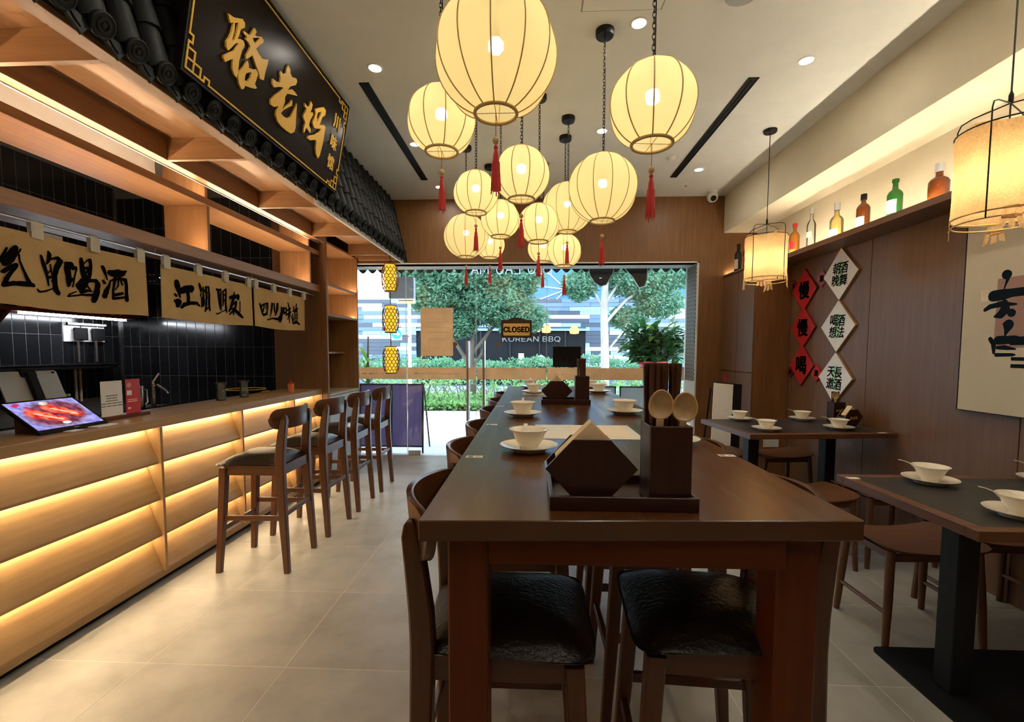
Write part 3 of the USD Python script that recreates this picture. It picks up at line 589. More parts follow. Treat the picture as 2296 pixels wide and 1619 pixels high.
drip1 = cat(drip0, move(ext(Polygon([(-.038, .022), (.038, .022), (.022, -.012), (0, -.036), (-.022, -.012)]), .005), z=.010))
M_face = np.eye(4); M_face[:3, 0] = (0, 1, 0); M_face[:3, 1] = SLn; M_face[:3, 2] = NRM
for y in rows:
    for k in range(4):
        t0, t1 = k / 4, (k + 1.12) / 4
        if k == 3: t1 = 1.0
        p0 = np.array([EX, y, EZ]) + SL * t0 + NRM * (.004 + .004 * (k > 0)); p1 = np.array([EX, y, EZ]) + SL * t1 + NRM * .002
        Rr("roof_tile", half_tube(p0, p1, .046, .040), "roof_black", smooth=40)
    m = disc0.copy(); A = np.eye(4); d = np.array([.88, 0, -.47]); A[:3, 0] = (0, 1, 0); A[:3, 2] = d; A[:3, 1] = np.cross(d, (0, 1, 0)); A[:3, 3] = np.array([EX, y, EZ]) + NRM * .030 - SLn * .010
    m.apply_transform(A); Rr("end_disc", m, "roof_black", smooth=30)
    m = drip1.copy(); A = M_face.copy(); A[:3, 3] = np.array([EX + .004, y + .067, EZ - .030]); m.apply_transform(np.diag([.72, .75, 1, 1])); m.apply_transform(A); Rr("drip_tile", m, "roof_black")
Rr("eave_board", bx(-1.492, -1.560, RY0, RY1, 2.362, 2.398, .002), "oak_y")
Rr("white_edging", bx(-1.476, -1.4915, 3.15, RY1, 2.324, 2.362), "white_plastic")  # white strip painted in for window daylight caught on the far eave edge
Rr("soffit_board", bx(-1.552, -2.0, RY0, RY1, 2.48, 2.495), "oak_y")
for y in (.835, 1.665, 2.515, 3.355, 4.175, 5.0):
    Rr("rib_board", bx(-1.552, -2.0, y - .012, y + .012, 2.362, 2.48, .001), "oak_x")
Rr("closing_board", bx(-1.56, -2.0, 5.27, RY1, 2.362, 2.495), "oak_x"); Rr("verge", plate(Polygon([(EX + .03, EZ - .06), (EX + SL[0] + .03, EZ + SL[2]), (EX + SL[0] - .07, EZ + SL[2]), (EX - .07, EZ - .06)]), .012, (0, RY1 + .012, 0), (1, 0, 0), (0, 0, 1)), "roof_black")

# ------------------------------------------------------------------ right-hand fitted furniture
sf = thing("bottle_shelf", "long dark oak shelf high along the right wall, holding spirit bottles", "shelf", (2.40, 2.2, 2.158))
obj("board", bx(2.28, XW - .0125, BACK + .02, 4.615, 2.158, 2.200, .002), "panel_y", sf, world=True)
obj("light_strip", bx(2.315, 2.327, -.5, 4.5, 2.200, 2.2035), "niche_led", sf, world=True)
cb = thing("wall_cabinet", "tall oak wall cabinet with upper and lower doors beside the window", "cabinet", (2.35, 5.0, 0))
def K(name, mesh, mat, par=None, **k): return obj(name, mesh, mat, par or cb, world=True, **k)
K("body", bx(2.185, XW - .013, 4.62, YB - .002, 0, 2.165, .002), "wall_oak_z"); K("top_board", bx(2.165, XW - .013, 4.62, YB - .002, 2.165, 2.185, .002), "panel_y")
for z0, z1 in ((.03, 1.105), (1.115, 2.155)):
    for y0, y1 in ((4.628, 4.985), (4.995, 5.37)):
        K("door", bx(2.168, 2.185, y0, y1, z0, z1, .0015), "panel_z")
K("light_strip", bx(2.21, 2.40, 5.355, 5.365, 2.185, 2.19), "niche_led")
so = thing("power_socket", "white double wall socket under the far dining table", "socket", (2.375, 4.62, .42))
obj("plate", bx(-.075, .075, -.008, 0, -.043, .043, .003), "white_plastic", so); obj("switch", cat(bx(-.045, -.03, -.011, -.008, -.012, .012), bx(.03, .045, -.011, -.008, -.012, .012)), "white_plastic", so)

# ------------------------------------------------------------------ sign board on the canopy
sg_m = np.eye(4); SV = np.array([.11, 0, .595]); SV /= np.linalg.norm(SV); SU = np.array([0, 1.0, 0])
sg = thing("sign_board", "black wooden sign board with raised gold Chinese characters and key border", "sign", (-1.40, 1.836, 2.435))
SO = np.array([-1.40, 1.836, 2.435]); SN = np.cross(SU, SV)
def G(name, shape, d, lift, mat, par=None, **k): return obj(name, plate(shape, d, SO + SN * lift, SU, SV), mat, par or sg, world=True, **k)
SWd, SHt = 1.452, .605
G("board", sbox(0, 0, SWd, SHt), .028, -.028, "sign_board"); G("edge_frame", sbox(0, 0, SWd, SHt).difference(sbox(.008, .008, SWd - .008, SHt - .008)), .004, 0, "matt_black")
polys = {"P": [], "H": []}
for r in SIGN_SHAPES:
    c = [tuple(float(a) / 1000 for a in q.split(",")) for q in r[2:].split()]; polys[r[0]].append(Polygon(c).buffer(0))
holes = unary_union(polys["H"])
for grp in (polys["P"][:3], polys["P"][3:4], polys["P"][4:]):
    s = unary_union(grp).difference(holes).buffer(.002, 2).buffer(-.002, 2).simplify(.001)
    G("character", s, .009, .0, "gold")
for ch, v in (("川", .430), ("味", .295), ("馆", .165)): G("small_character", glyph(ch, .092, 1.305, v, fat=1.0), .005, 0, "gold")
def key_corner(fx, fy):
    w = .0085; lines = [[(.155, .022), (.155, .042), (.125, .042), (.125, .022), (.102, .022), (.102, .062), (.022, .062)], [(.062, .022), (.062, .102), (.022, .102), (.022, .125), (.042, .125), (.042, .155), (.022, .155)], [(.022, .022), (.102, .022)], [(.022, .022), (.022, .102)]]
    g = unary_union([LineString(l).buffer(w / 2, 2, cap_style=3, join_style=2) for l in lines])
    return affinity.affine_transform(g, [fx, 0, 0, fy, SWd if fx < 0 else 0, SHt if fy < 0 else 0])
bd = [key_corner(a, b) for a in (1, -1) for b in (1, -1)] + [sbox(.155, .018, SWd - .155, .026), sbox(.155, SHt - .026, SWd - .155, SHt - .018), sbox(.018, .155, .026, SHt - .155), sbox(SWd - .026, .155, SWd - .018, SHt - .155)]
G("key_border", unary_union(bd), .004, 0, "gold")
obj("bracket", cat(bx(-1.50, -1.40, 2.1, 2.13, 2.50, 2.54), bx(-1.50, -1.40, 3.0, 3.03, 2.50, 2.54), bx(-1.60, -1.34, 2.1, 2.13, 2.85, 2.88), bx(-1.60, -1.34, 3.0, 3.03, 2.85, 2.88)), "black_metal", sg, world=True)

# ------------------------------------------------------------------ half curtains with brush writing
rod = thing("curtain_rod", "thin steel rod under the overhead shelf carrying the half curtains", "curtain rod", (-2.1, 2.0, 1.857))
obj("rod", tube([(-2.1, -.2, 1.857), (-2.1, 4.40, 1.857)], .0075, 10), "steel", rod, world=True, smooth=40)
for y in (.35, 1.2, 2.51, 3.40, 4.25): obj("hanger", tube([(-2.1, y, 1.865), (-2.1, y, 1.892)], .003, 6), "beige_metal", rod, world=True)
def noren(y0, y1, rows, label, ph, tabs=4):
    t = thing("half_curtain", label, "curtain", (-2.1, (y0 + y1) / 2, 1.81), group="half curtains along the bar")
    wave = lambda y, z: .006 * np.sin(y * 11 + ph) * (1.0 + (1.81 - z) * 3) + .010 * np.exp(-((y - y0 - (y1 - y0) * .52) / .05) ** 2) * (.4 + (1.81 - z) * 2)
    ny, nz = 40, 10; Y, Z = np.meshgrid(np.linspace(y0, y1, ny), np.linspace(1.508, 1.808, nz))
    Zs = Z - .012 * np.sin((Y - y0) / (y1 - y0) * pi) ** 2 * (Z < 1.6)
    v = np.stack([-2.1 + wave(Y, Z), Y, Zs], -1).reshape(-1, 3); v2 = v - [.003, 0, 0]; n = ny * nz
    i, j = np.meshgrid(np.arange(nz - 1), np.arange(ny - 1), indexing="ij"); a = (i * ny + j).ravel(); q = np.stack([a, a + 1, a + ny + 1, a + ny], 1)
    f = np.vstack([q[:, [0, 1, 2]], q[:, [0, 2, 3]]]); c = obj("cloth", T(np.vstack([v, v2]), np.vstack([f, f[:, ::-1] + n])), "linen", t, world=True, smooth=True)
    for k in range(tabs):
        y = y0 + .03 + (y1 - y0 - .06) * k / (tabs - 1); p = []
        for s in (-.024, .024): p += [(-2.1 + .010, y + s, 1.79), (-2.1 + .0105, y + s, 1.857), (-2.1, y + s, 1.8685), (-2.1 - .0105, y + s, 1.857), (-2.1 - .008, y + s, 1.79)]
        obj("tab", T(p, [(a, a + 1, a + 6) for a in range(4)] + [(a, a + 6, a + 5) for a in range(4)]), "linen_tab", t, world=True)
    g = strokes(rows, .06, 3, 1.2); m = plate(g, .003, (-2.1, 0, 0), (0, 1, 0), (0, 0, 1))
    m = trimesh.Trimesh(m.vertices, m.faces, process=False)
    vv, ff = trimesh.remesh.subdivide_to_size(m.vertices, m.faces, .05, max_iter=6); m = T(vv, ff)
    m.vertices[:, 0] += wave(m.vertices[:, 1], m.vertices[:, 2]) + .0015
    obj("brush_lettering", m, "ink", c, world=True)
noren(1.60, 2.437, CLOTH_A, "tan half curtain nearest the camera, cut by the photo's left edge", .4)
noren(2.553, 3.383, CLOTH_B, "tan half curtain in the middle of the three over the bar", 1.3)
noren(3.410, 4.208, CLOTH_C, "tan half curtain farthest along the bar, with a dented top edge", 2.6)

# ------------------------------------------------------------------ lanterns
def lantern(X, Y, Z, big, label, rz):
    a, b, n = (.190, .186, 12) if big else (.141, .137, 10)
    ring = .0665; zb = -b * math.sqrt(1 - (ring / a) ** 2); rt = .045; zt = b * math.sqrt(1 - (rt / a) ** 2)
    t = thing("globe_lantern", label, "lantern", (X, Y, Z), rz, "globe lanterns over the long table")
    per = 6; N = n * per; nv = 22; zz = np.linspace(0, 1, nv); ph = np.arcsin(zb / b) + (np.arcsin(zt / b) - np.arcsin(zb / b)) * zz
    th = np.arange(N) * 2 * pi / N; u = (np.arange(N) % per) / per; sag = 1 - .032 * np.sin(pi * u)
    R_ = a * np.cos(ph)[:, None] * (1 + (sag - 1)[None, :] * np.cos(ph)[:, None] ** .5)
    v = np.stack([R_ * np.cos(th), R_ * np.sin(th), np.broadcast_to((b * np.sin(ph))[:, None], R_.shape)], -1).reshape(-1, 3)
    i, j = np.meshgrid(np.arange(nv - 1), np.arange(N), indexing="ij"); j2 = (j + 1) % N; q = np.stack([i * N + j, i * N + j2, (i + 1) * N + j2, (i + 1) * N + j], -1).reshape(-1, 4)
    obj("shade", T(v, np.vstack([q[:, [0, 1, 2]], q[:, [0, 2, 3]]])), "lantern_shade", t, smooth=25)
    for k in range(n):
        c, s = math.cos(2 * pi * k / n), math.sin(2 * pi * k / n)
        obj("rib", tube([(a * 1.004 * math.cos(p) * c, a * 1.004 * math.cos(p) * s, b * 1.004 * math.sin(p)) for p in ph], .0022, 5), "bronze_wire", t)
    rg = obj("bottom_ring", torus(ring, .0055, 32, 8, zb - .002), "bronze_wire", t, smooth=True)
    obj("cross_wire", cat(tube([(-ring, 0, zb), (ring, 0, zb)], .0012, 4), tube([(0, -ring, zb), (0, ring, zb)], .0012, 4)), "bronze_wire", rg)
    obj("top_ring", torus(rt, .004, 20, 6, zt), "bronze_wire", t, smooth=True)
    bl = obj("bulb", lathe([(0, -.020), (.018, -.020), (.0245, -.013), (.0245, .011), (.018, .018), (0, .018)], 6, .03), "bulb", t)
    obj("socket", lathe([(.013, .018), (.013, .06), (.006, .068), (0, .068)], 12, .03), "matt_black", bl)
    top = ZC - Z; ch = MB(); z = zt + .01; k = 0
    obj("cross_bar", tube([(-rt, 0, zt), (rt, 0, zt)], .002, 5), "bronze_wire", t)
    while z < top - .05:
        l = torus(.0058, .0013, 10, 5); l.vertices[:, 1] *= 1.9; l = move(l, rx=pi / 2); l = move(l, z=z + .011, rz=(k % 2) * pi / 2); ch.append(l); z += .0172; k += 1
    obj("chain", ch, "black_metal", t, smooth=True); obj("flex", tube([(.005, 0, .10), (.007, .003, (zt + top) / 2), (.005, 0, top - .02)], .0022, 6), "cable", t)
    obj("ceiling_rose", lathe([(0, top - .040), (.012, top - .040), (.046, top - .034), (.05, top - .026), (.05, top), (0, top)], 24), "black_metal", t, smooth=30)
    ta = obj("tassel", lathe([(.0, -.235), (.014, -.238), (.0125, -.17), (.009, -.128), (.005, -.112), (.0075, -.105), (.004, -.098), (0, -.096)], 12, zb), "red_silk", t, smooth=30)
    obj("bead", lathe([(0, -.096), (.008, -.093), (.0115, -.084), (.008, -.075), (0, -.072)], 12, zb), "wood_bead", ta, smooth=True)
    obj("string", tube([(0, 0, zb), (0, 0, zb - .074)], .0011, 5), "red_silk", ta)
    obj("strand", cat(*[tube([(.011 * math.cos(w), .011 * math.sin(w), zb - .15), (.0155 * math.cos(w + .3), .0155 * math.sin(w + .3), zb - .24 - .006 * (q % 3))], .0016, 4) for q, w in enumerate(np.arange(10) * .63)]), "red_silk", ta)
for args in ((-.117, 1.497, 2.245, 1, "largest globe lantern in view, nearest the camera, cut by the top edge", 0), (.395, 1.59, 2.13, 0, "globe lantern hanging apart at the right front of the cluster", .1),
             (-.38, 1.959, 2.274, 0, "globe lantern at the left front, half behind the largest one", .0), (-.057, 2.39, 2.214, 0, "globe lantern at the centre just below the largest one", .0), (-.361, 2.986, 2.327, 0, "globe lantern left of centre, above the low left one", .05),
             (-.233, 3.409, 2.28, 0, "globe lantern tucked behind two others left of centre", .2), (.044, 3.266, 2.207, 0, "globe lantern low in the middle over the window top", .15), (-.574, 4.029, 2.314, 1, "large globe lantern lowest at the left of the cluster", .1),
             (.265, 3.57, 2.405, 1, "large globe lantern half hidden behind the right middle one", .0), (.39, 2.64, 2.225, 1, "large whole globe lantern at the right middle of the cluster", .12), (.266, 3.88, 2.152, 0, "small-looking globe lantern lowest at the right of the cluster", .2),
             (-.405, 4.44, 2.335, 0, "globe lantern mostly hidden at the lower left of the cluster", .1), (.10, 4.42, 2.29, 0, "globe lantern mostly hidden behind the low middle one", .0)):
    lantern(*args)

# ------------------------------------------------------------------ downlights and other ceiling fittings
d0 = None
labels = {0: "round ceiling downlight beside the sign board", 1: "round ceiling downlight between the two front lanterns at the top", 2: "round ceiling downlight right of the right-hand air slot", 3: "round ceiling downlight seen just above the right middle lantern", 4: "round ceiling downlight near the far right corner by the camera dome",
          5: "round ceiling downlight near the far left end of the ceiling", 6: "round ceiling downlight half behind the left front lantern"}
spots = [(-.977, 2.918), (.563, 2.589), (1.64, 2.947), (.549, 3.789), (1.597, 4.607), (-.994, 4.981), (-.998, 3.966)]
added_fill = [(-.98, 1.85), (-.98, .75), (.55, 1.35), (.55, .15), (1.62, 1.6), (1.62, .3), (-.98, -.6), (.55, -1.1), (1.62, -1.1)]  # downlights added as fill light, outside the view
for k, (x, y) in enumerate(spots + added_fill):
    lab = labels.get(k, "added fill downlight out of view above and behind the camera")
    if d0 is None:
        d0 = thing("downlight", lab, "ceiling light", (x, y, ZC), 0, "ceiling downlights")
        obj("rim", lathe([(.036, -.001), (.038, -.005), (.047, -.004), (.050, 0), (.036, 0)], 28), "white_paint", d0, smooth=30); obj("lens", lathe([(0, -.0025), (.036, -.0025), (.036, -.0005), (0, -.0005)], 28), "downlight_lens", d0)
    else: dup(d0, (x, y, ZC), 0, lab, "ceiling downlights" if k < 7 else "added downlights out of view")
sm = thing("smoke_detector", "small white smoke detector on the ceiling by the right air slot", "smoke detector", (1.257, 4.319, ZC)); obj("housing", lathe([(0, -.03), (.025, -.03), (.035, -.022), (.045, -.012), (.048, 0), (0, 0)], 24), "white_plastic", sm, smooth=30)
sp = thing("sprinkler", "tiny silver sprinkler head in the far right of the ceiling", "sprinkler", (1.594, 4.971, ZC)); obj("rose", lathe([(0, -.004), (.03, -.004), (.032, 0), (0, 0)], 20), "white_plastic", sp); obj("head", lathe([(0, -.03), (.012, -.03), (.012, -.027), (.004, -.02), (.006, -.004), (0, -.004)], 12), "chrome", sp)
sk = thing("ceiling_speaker", "round white ceiling speaker cut by the photo's top edge", "speaker", (1.02, 2.40, ZC)); obj("grille", lathe([(0, -.006), (.075, -.006), (.085, -.004), (.085, 0), (0, 0)], 32), "grey_plastic", sk); obj("rim", torus(.088, .006, 36, 6, -.002), "white_paint", sk)
ap = thing("access_panel", "flush square access panel in the ceiling near the top edge", "panel", (.45, 2.24, ZC)); obj("panel", bx(-.2, .2, -.25, .25, -.004, 0, .001), "plaster", ap); obj("gap", cat(bx(-.205, .205, .25, .253, -.003, 0), bx(-.205, -.202, -.25, .25, -.003, 0), bx(.202, .205, -.25, .25, -.003, 0)), "print_grey", ap)
cc = thing("security_camera", "white dome security camera under the ceiling by the right corner", "security camera", (1.963, 5.22, ZC))
obj("mount", lathe([(0, -.02), (.05, -.02), (.052, 0), (0, 0)], 24), "white_plastic", cc, smooth=30); e = obj("eyeball", move(lathe([(0, -.058), (.03, -.05), (.05, -.03), (.058, 0), (.05, .03), (.03, .05), (0, .058)], 24), z=-.062), "white_plastic", cc, smooth=True)
obj("lens", move(lathe([(0, 0), (.030, 0), (.030, .012), (0, .012)], 20), -.008, -.048, -.088, rx=2.3), "black_gloss", e)

# ------------------------------------------------------------------ cloth basket pendants on the right
def pendant(x, y, zb, label):
    t = thing("cloth_pendant", label, "pendant lamp", (x, y, zb), 0, "cloth pendants over the small tables")
    R0, hh = .155, .345; N, nz = 64, 16; th = np.arange(N) * 2 * pi / N; Zn = np.linspace(.01, hh, nz); Th, Zm = np.meshgrid(th, Zn)
    P_ = np.stack([np.cos(Th) * 3, np.sin(Th) * 3, Zm * 9], -1); cr = meshkit.fbm(P_ * 1.6, 4, 5) - .5; rr = R0 * (1 + .11 * cr - .03 * np.abs(np.sin(Th * 2)) * np.sin(Zm / hh * pi))
    v = np.stack([rr * np.cos(Th), rr * np.sin(Th), Zm + .012 * (np.sin(Th * 4 + 1)) * (Zm > hh * .9)], -1).reshape(-1, 3)
    i, j = np.meshgrid(np.arange(nz - 1), np.arange(N), indexing="ij"); j2 = (j + 1) % N; q = np.stack([i * N + j, i * N + j2, (i + 1) * N + j2, (i + 1) * N + j], -1).reshape(-1, 4)
    obj("cloth_shade", T(v, np.vstack([q[:, [0, 1, 2]], q[:, [0, 2, 3]]])), "hemp", t, smooth=True)
    obj("lower_hoop", torus(R0 * .99, .003, 40, 6, .015), "bronze_wire", t); obj("upper_hoop", torus(R0 * 1.0, .003, 40, 6, hh), "black_metal", t); obj("bottom_hoop", torus(R0 * .97, .003, 40, 6, -.012), "bronze_wire", t)
    for k in range(2):
        c, s = math.cos(k * pi / 2 + .5), math.sin(k * pi / 2 + .5)
        pts = [(R0 * c, R0 * s, -.012), (R0 * c, R0 * s, hh + .05), (R0 * .93 * c, R0 * .93 * s, hh + .075), (R0 * .7 * c, R0 * .7 * s, hh + .088), (0, 0, hh + .10), (-R0 * .7 * c, -R0 * .7 * s, hh + .088), (-R0 * .93 * c, -R0 * .93 * s, hh + .075), (-R0 * c, -R0 * s, hh + .05), (-R0 * c, -R0 * s, -.012)]
        obj("frame_arch", tube(pts, .0026, 6), "black_metal", t, smooth=True)
    for k in range(4):
        a = k * 2 * pi / 4 + .9; c, s = R0 * 1.0 * math.cos(a), R0 * math.sin(a); tt = np.array([-math.sin(a), math.cos(a), 0]); m = MB()
        for q in range(3):
            d = tt * (q - 1) * .012; w = np.array([c, s, 0]); m.append(T([w + d + (0, 0, .02), w + d + tt * .014 + (0, 0, .02), w + d * 2.2 + tt * .018 + (0, 0, -.055 - .012 * q), w + d * 2.2 + (0, 0, -.06)], [(0, 1, 2), (0, 2, 3)]))
        m.append(tube([np.array([c, s, -.02]) - tt * .02, np.array([c, s, -.026]) + tt * .02], .004, 5)); obj("cloth_tie", m, "hemp", t)
    bl = obj("bulb", lathe([(0, -.035), (.018, -.03), (.027, -.012), (.025, .01), (.012, .035), (0, .037)], 16, .15), "hemp_bulb", t); obj("lamp_holder", lathe([(.014, .035), (.016, .09), (.004, .1), (0, .1)], 12, .15), "matt_black", bl)
    top = ZC - zb; obj("cord", tube([(0, 0, .25), (0, 0, top - .02)], .003, 6), "cable", t); obj("cord_grip", lathe([(.003, hh + .10), (.008, hh + .105), (.008, hh + .13), (.003, hh + .145)], 10), "matt_black", t)
    obj("ceiling_rose", lathe([(0, top - .024), (.045, top - .022), (.05, top - .014), (.05, top), (0, top)], 24), "black_metal", t, smooth=30)
pendant(1.875, 3.83, 1.895, "cloth drum pendant over the far small table, in front of the bottle shelf")
pendant(1.86, 1.935, 1.845, "cloth drum pendant cut by the photo's right edge, large and near")
# string of three bamboo lanterns
HX, HY = -1.53, 4.95
def bamboo(z, label, last):
    t = thing("bamboo_lantern", label, "lantern", (HX, HY, z), 0, "bamboo lanterns on one string")
    hh, R0 = .143, .088; rad = lambda q: R0 * (1 - .30 * abs(q) ** 3.2) if abs(q) < 1 else R0 * .7
    obj("core", lathe([(0, -hh * .97), (.050, -hh * .97), (.064, 0), (.050, hh * .97), (0, hh * .97)], 20), "bamboo_core", t, smooth=True)
    m = MB(); nA = 13; dz = 2 * hh / 8; pts = {}
    def P_(i, j, s):  # honeycomb vertices on the barrel
        a = 2 * pi * (i + (.5 if j % 2 else 0)) / nA; zz = -hh + (j + .5) * dz * .96 + s * dz * .17; r = rad(zz / hh) ; return np.array([r * math.cos(a), r * math.sin(a), zz])
    for j in range(8):
        for i in range(nA):
            m.append(tube([P_(i, j, -1), P_(i, j, 1)], .0036, 5, False)); up = [(i + (j % 2), j + 1), (i - 1 + (j % 2), j + 1)] if j < 7 else []
            for q in up: m.append(tube([P_(i, j, 1), P_(q[0], q[1], -1)], .0036, 5, False))
    obj("weave", m, "rattan", t, kind="stuff"); obj("rim", torus(rad(1), .005, 24, 6, hh), "rattan", t); obj("rim", torus(rad(1), .005, 24, 6, -hh), "rattan", t); obj("base_cap", lathe([(0, -hh - .008), (.06, -hh - .008), (.064, -hh), (0, -hh)], 20), "rattan", t)
    obj("cord", tube([(0, 0, hh), (0, 0, hh + (.158 if not last else .022))], .004, 6), "cable", t)
bamboo(2.108, "topmost of the three bamboo lanterns on the string by the glass", True); bamboo(1.668, "middle of the three bamboo lanterns on the string by the glass", False); bamboo(1.227, "lowest of the three bamboo lanterns on the string by the glass", False)
hk = thing("lantern_hook", "dark iron hook under the canopy end holding the bamboo lanterns", "hook", (HX, HY, 2.362)); obj("plate", bx(-.05, .05, -.02, .02, -.006, 0, .001), "black_metal", hk); obj("hook", tube([(0, 0, -.006), (0, 0, -.05), (.012, 0, -.066), (.014, 0, -.08), (0, 0, -.09), (-.008, 0, -.08)], .004, 6), "black_metal", hk)

# ------------------------------------------------------------------ long table and its stools
TX0, TX1, TY0, TY1, TZ = -.220, .655, .868, 4.33, .990
lt = thing("long_table", "long dark wooden high table running down the middle of the room", "table", (.2175, 2.6, 0))
def L(name, mesh, mat, par=None, **k): return obj(name, mesh, mat, par or lt, world=True, **k)
def table_slab():
    m = bx(TX0, TX1, TY0, TY1, TZ - .042, TZ, .002); near = m.vertices[:, 1] < 2
    m.vertices[near, 1] += .043 * (m.vertices[near, 0] - TX0) / (TX1 - TX0); return m
L("tabletop", table_slab(), "table_y")
for x0, x1, sk in ((-.172, -.088, .004), (.512, .598, .038)):
    L("leg", bx(x0, x1, TY0 + .045 + sk, TY0 + .13 + sk, 0, TZ - .042, .004), "walnut_z"); L("leg", bx(x0, x1, TY1 - .125, TY1 - .04, 0, TZ - .042, .004), "walnut_z")
L("end_apron", bx(-.088, .512, TY0 + .052, TY0 + .077, .882, TZ - .042, .001), "walnut_x"); L("end_apron", bx(-.088, .512, TY1 - .1, TY1 - .075, .882, TZ - .042, .001), "walnut_x")
for x in (-.158, .578): L("side_apron", bx(x - .012, x + .012, TY0 + .13, TY1 - .125, .882, TZ - .042, .001), "walnut_y")
for k, (x, y, w) in enumerate(((-.178, 1.417, .052), (.622, 1.475, .05), (-.178, 2.05, .05), (-.19, 2.75, .05))):
    c = thing("table_sticker", ["pale printed sticker at the long table's left edge by the nearest bowl", "pale printed sticker at the long table's right edge", "pale printed sticker second along the long table's left edge", "pale printed sticker farthest along the long table's left edge"][k], "sticker", (x, y, TZ)); obj("card", bx(-w / 2, w / 2, -.014, .014, 0, .0006), "paper", c); obj("print", cat(bx(-.02, -.004, -.009, .009, .0006, .0009), bx(.002, .02, .003, .007, .0006, .0009), bx(.002, .02, -.006, -.002, .0006, .0009)), "print_grey", c)

def bar_stool(name, label, loc, rz, group):
    """Front is +x. Four tapered legs, rear pair carried up to a curved plank back; leather seat pad; aprons; stretchers."""
    t = thing(name, label, "bar stool", loc, rz, group); W = "stool_z"
    for s in (-1, 1):
        obj("leg", rect_sweep([(.205, s * .178, 0), (.182, s * .168, .33), (.165, s * .160, .63)], (.0155, .02, .022), (.0155, .02, .022)), W, t, smooth=30)
        obj("leg", rect_sweep([(-.205, s * .176, 0), (-.190, s * .170, .25), (-.176, s * .163, .50), (-.172, s * .160, .66), (-.176, s * .158, .74), (-.188, s * .155, .84), (-.199, s * .152, .91), (-.201, s * .152, .935), (-.201, s * .152, .947)], (.016, .021, .025, .027, .026, .023, .019, .013, .004), (.015, .017, .019, .019, .019, .0185, .018, .013, .004)), W, t, smooth=30)
        obj("side_apron", bx(-.16, .155, s * .160 - .010, s * .160 + .010, .585, .645, .002), "stool_x", t)
        obj("stretcher", bx(-.19, .186, s * .171 - .008, s * .171 + .008, .315, .345, .002), "stool_x", t)
    obj("end_apron", bx(.150, .172, -.158, .158, .585, .645, .002), "stool_y", t); obj("end_apron", bx(-.19, -.168, -.158, .158, .585, .645, .002), "stool_y", t)
    obj("footrest", bx(.175, .197, -.168, .168, .245, .275, .003), "stool_y", t); obj("footrest", bx(-.20, -.184, -.168, .168, .335, .363, .002), "stool_y", t)
    # back plank: curved, rounded ends, deeper in the middle
    ny, P = 37, []; ys_ = .205 * np.sin(np.linspace(-pi / 2, pi / 2, ny))
    for y in ys_:
        q = abs(y) / .205; xm = -.226 + .085 * (y / .205) ** 2; e = math.sqrt(max(0, 1 - max(0, (q - .80) / .20) ** 2)) if q > .80 else 1.0
        top, bot = .925 + (.052 + .006 * (1 - q * q)) * e, .925 - (.062 + .004 * q) * e
        P.append([(xm - .010, y, bot), (xm + .010, y, bot), (xm + .006, y, (top + bot) / 2), (xm + .008 - .006, y, top), (xm - .012 - .004, y, top), (xm - .011, y, (top + bot) / 2)])
    P = np.array(P); k = P.shape[1]; i, j = np.meshgrid(np.arange(ny - 1), np.arange(k), indexing="ij"); j2 = (j + 1) % k
    q = np.stack([i * k + j, (i + 1) * k + j, (i + 1) * k + j2, i * k + j2], -1).reshape(-1, 4); cap = [(0, a, a + 1) for a in range(1, k - 1)]; o = (ny - 1) * k
    obj("backrest", T(P.reshape(-1, 3), np.vstack([q[:, [0, 1, 2]], q[:, [0, 2, 3]], cap, [(o, o + c, o + b) for _, b, c in cap]])), "stool_y", t, smooth=40)
    # leather pad: domed, thin leading edge
    nu, nv = 25, 25; U_, V_ = np.meshgrid(np.linspace(-1, 1, nu), np.linspace(-1, 1, nv)); sq = 1 / np.maximum(1e-6, (np.abs(U_) ** 7 + np.abs(V_) ** 7) ** (1 / 7)); m_ = np.maximum(np.abs(U_), np.abs(V_)); x = .018 + .200 * U_ * np.minimum(1, sq * m_) ; y = (.188 + .014 * U_) * V_ * np.minimum(1, sq * m_)
    e = np.clip(1 - m_ ** 8, 0, 1); zt = .652 + (.012 + .034 * (1 - m_ ** 3)) * e + .008 * (1 - m_ ** 2) - .006 * np.clip(U_, 0, 1) ** 2; zb_ = .652 - .008 * e
    v = np.concatenate([np.stack([x, y, zt], -1).reshape(-1, 3), np.stack([x, y, zb_], -1).reshape(-1, 3)]); i, j = np.meshgrid(np.arange(nv - 1), np.arange(nu - 1), indexing="ij"); a = (i * nu + j).ravel(); q = np.stack([a, a + 1, a + nu + 1, a + nu], 1); f = np.vstack([q[:, [0, 1, 2]], q[:, [0, 2, 3]]])
    pad = trimesh.Trimesh(v, np.vstack([f, f[:, ::-1] + nu * nv])); pad.merge_vertices(); pad.vertices[:, 2] += 0; obj("seat", pad, "leather", t, smooth=60)
    return t
bs = None
bar_y = [2.772, 3.318, 3.825, 4.352]
for k, y in enumerate(bar_y):
    lab = ["leather bar stool nearest the camera at the glowing counter", "second leather bar stool from the camera at the glowing counter", "third leather bar stool along the glowing counter", "leather bar stool farthest along the counter, by the glass"][k]
    if bs is None: bs = bar_stool("bar_stool", lab, (-1.655, y, 0), pi + .02, "bar stools at the counter")
    else: dup(bs, (-1.655 + .015 * k, y, 0), pi + [.02, -.03, .01, .02][k], lab, "bar stools at the counter")
for k, y in enumerate((1.145, 1.66, 2.14, 2.72, 3.24, 3.74)):
    dup(bs, (-.068, y, 0), [.0, .03, -.04, .02, 0, .03][k], ["bar stool nearest the camera on the long table's left side", "second bar stool tucked at the long table's left side", "third bar stool tucked at the long table's left side", "fourth bar stool tucked at the long table's left side", "fifth bar stool tucked at the long table's left side", "bar stool farthest along the long table's left side"][k], "bar stools along the long table's left side")
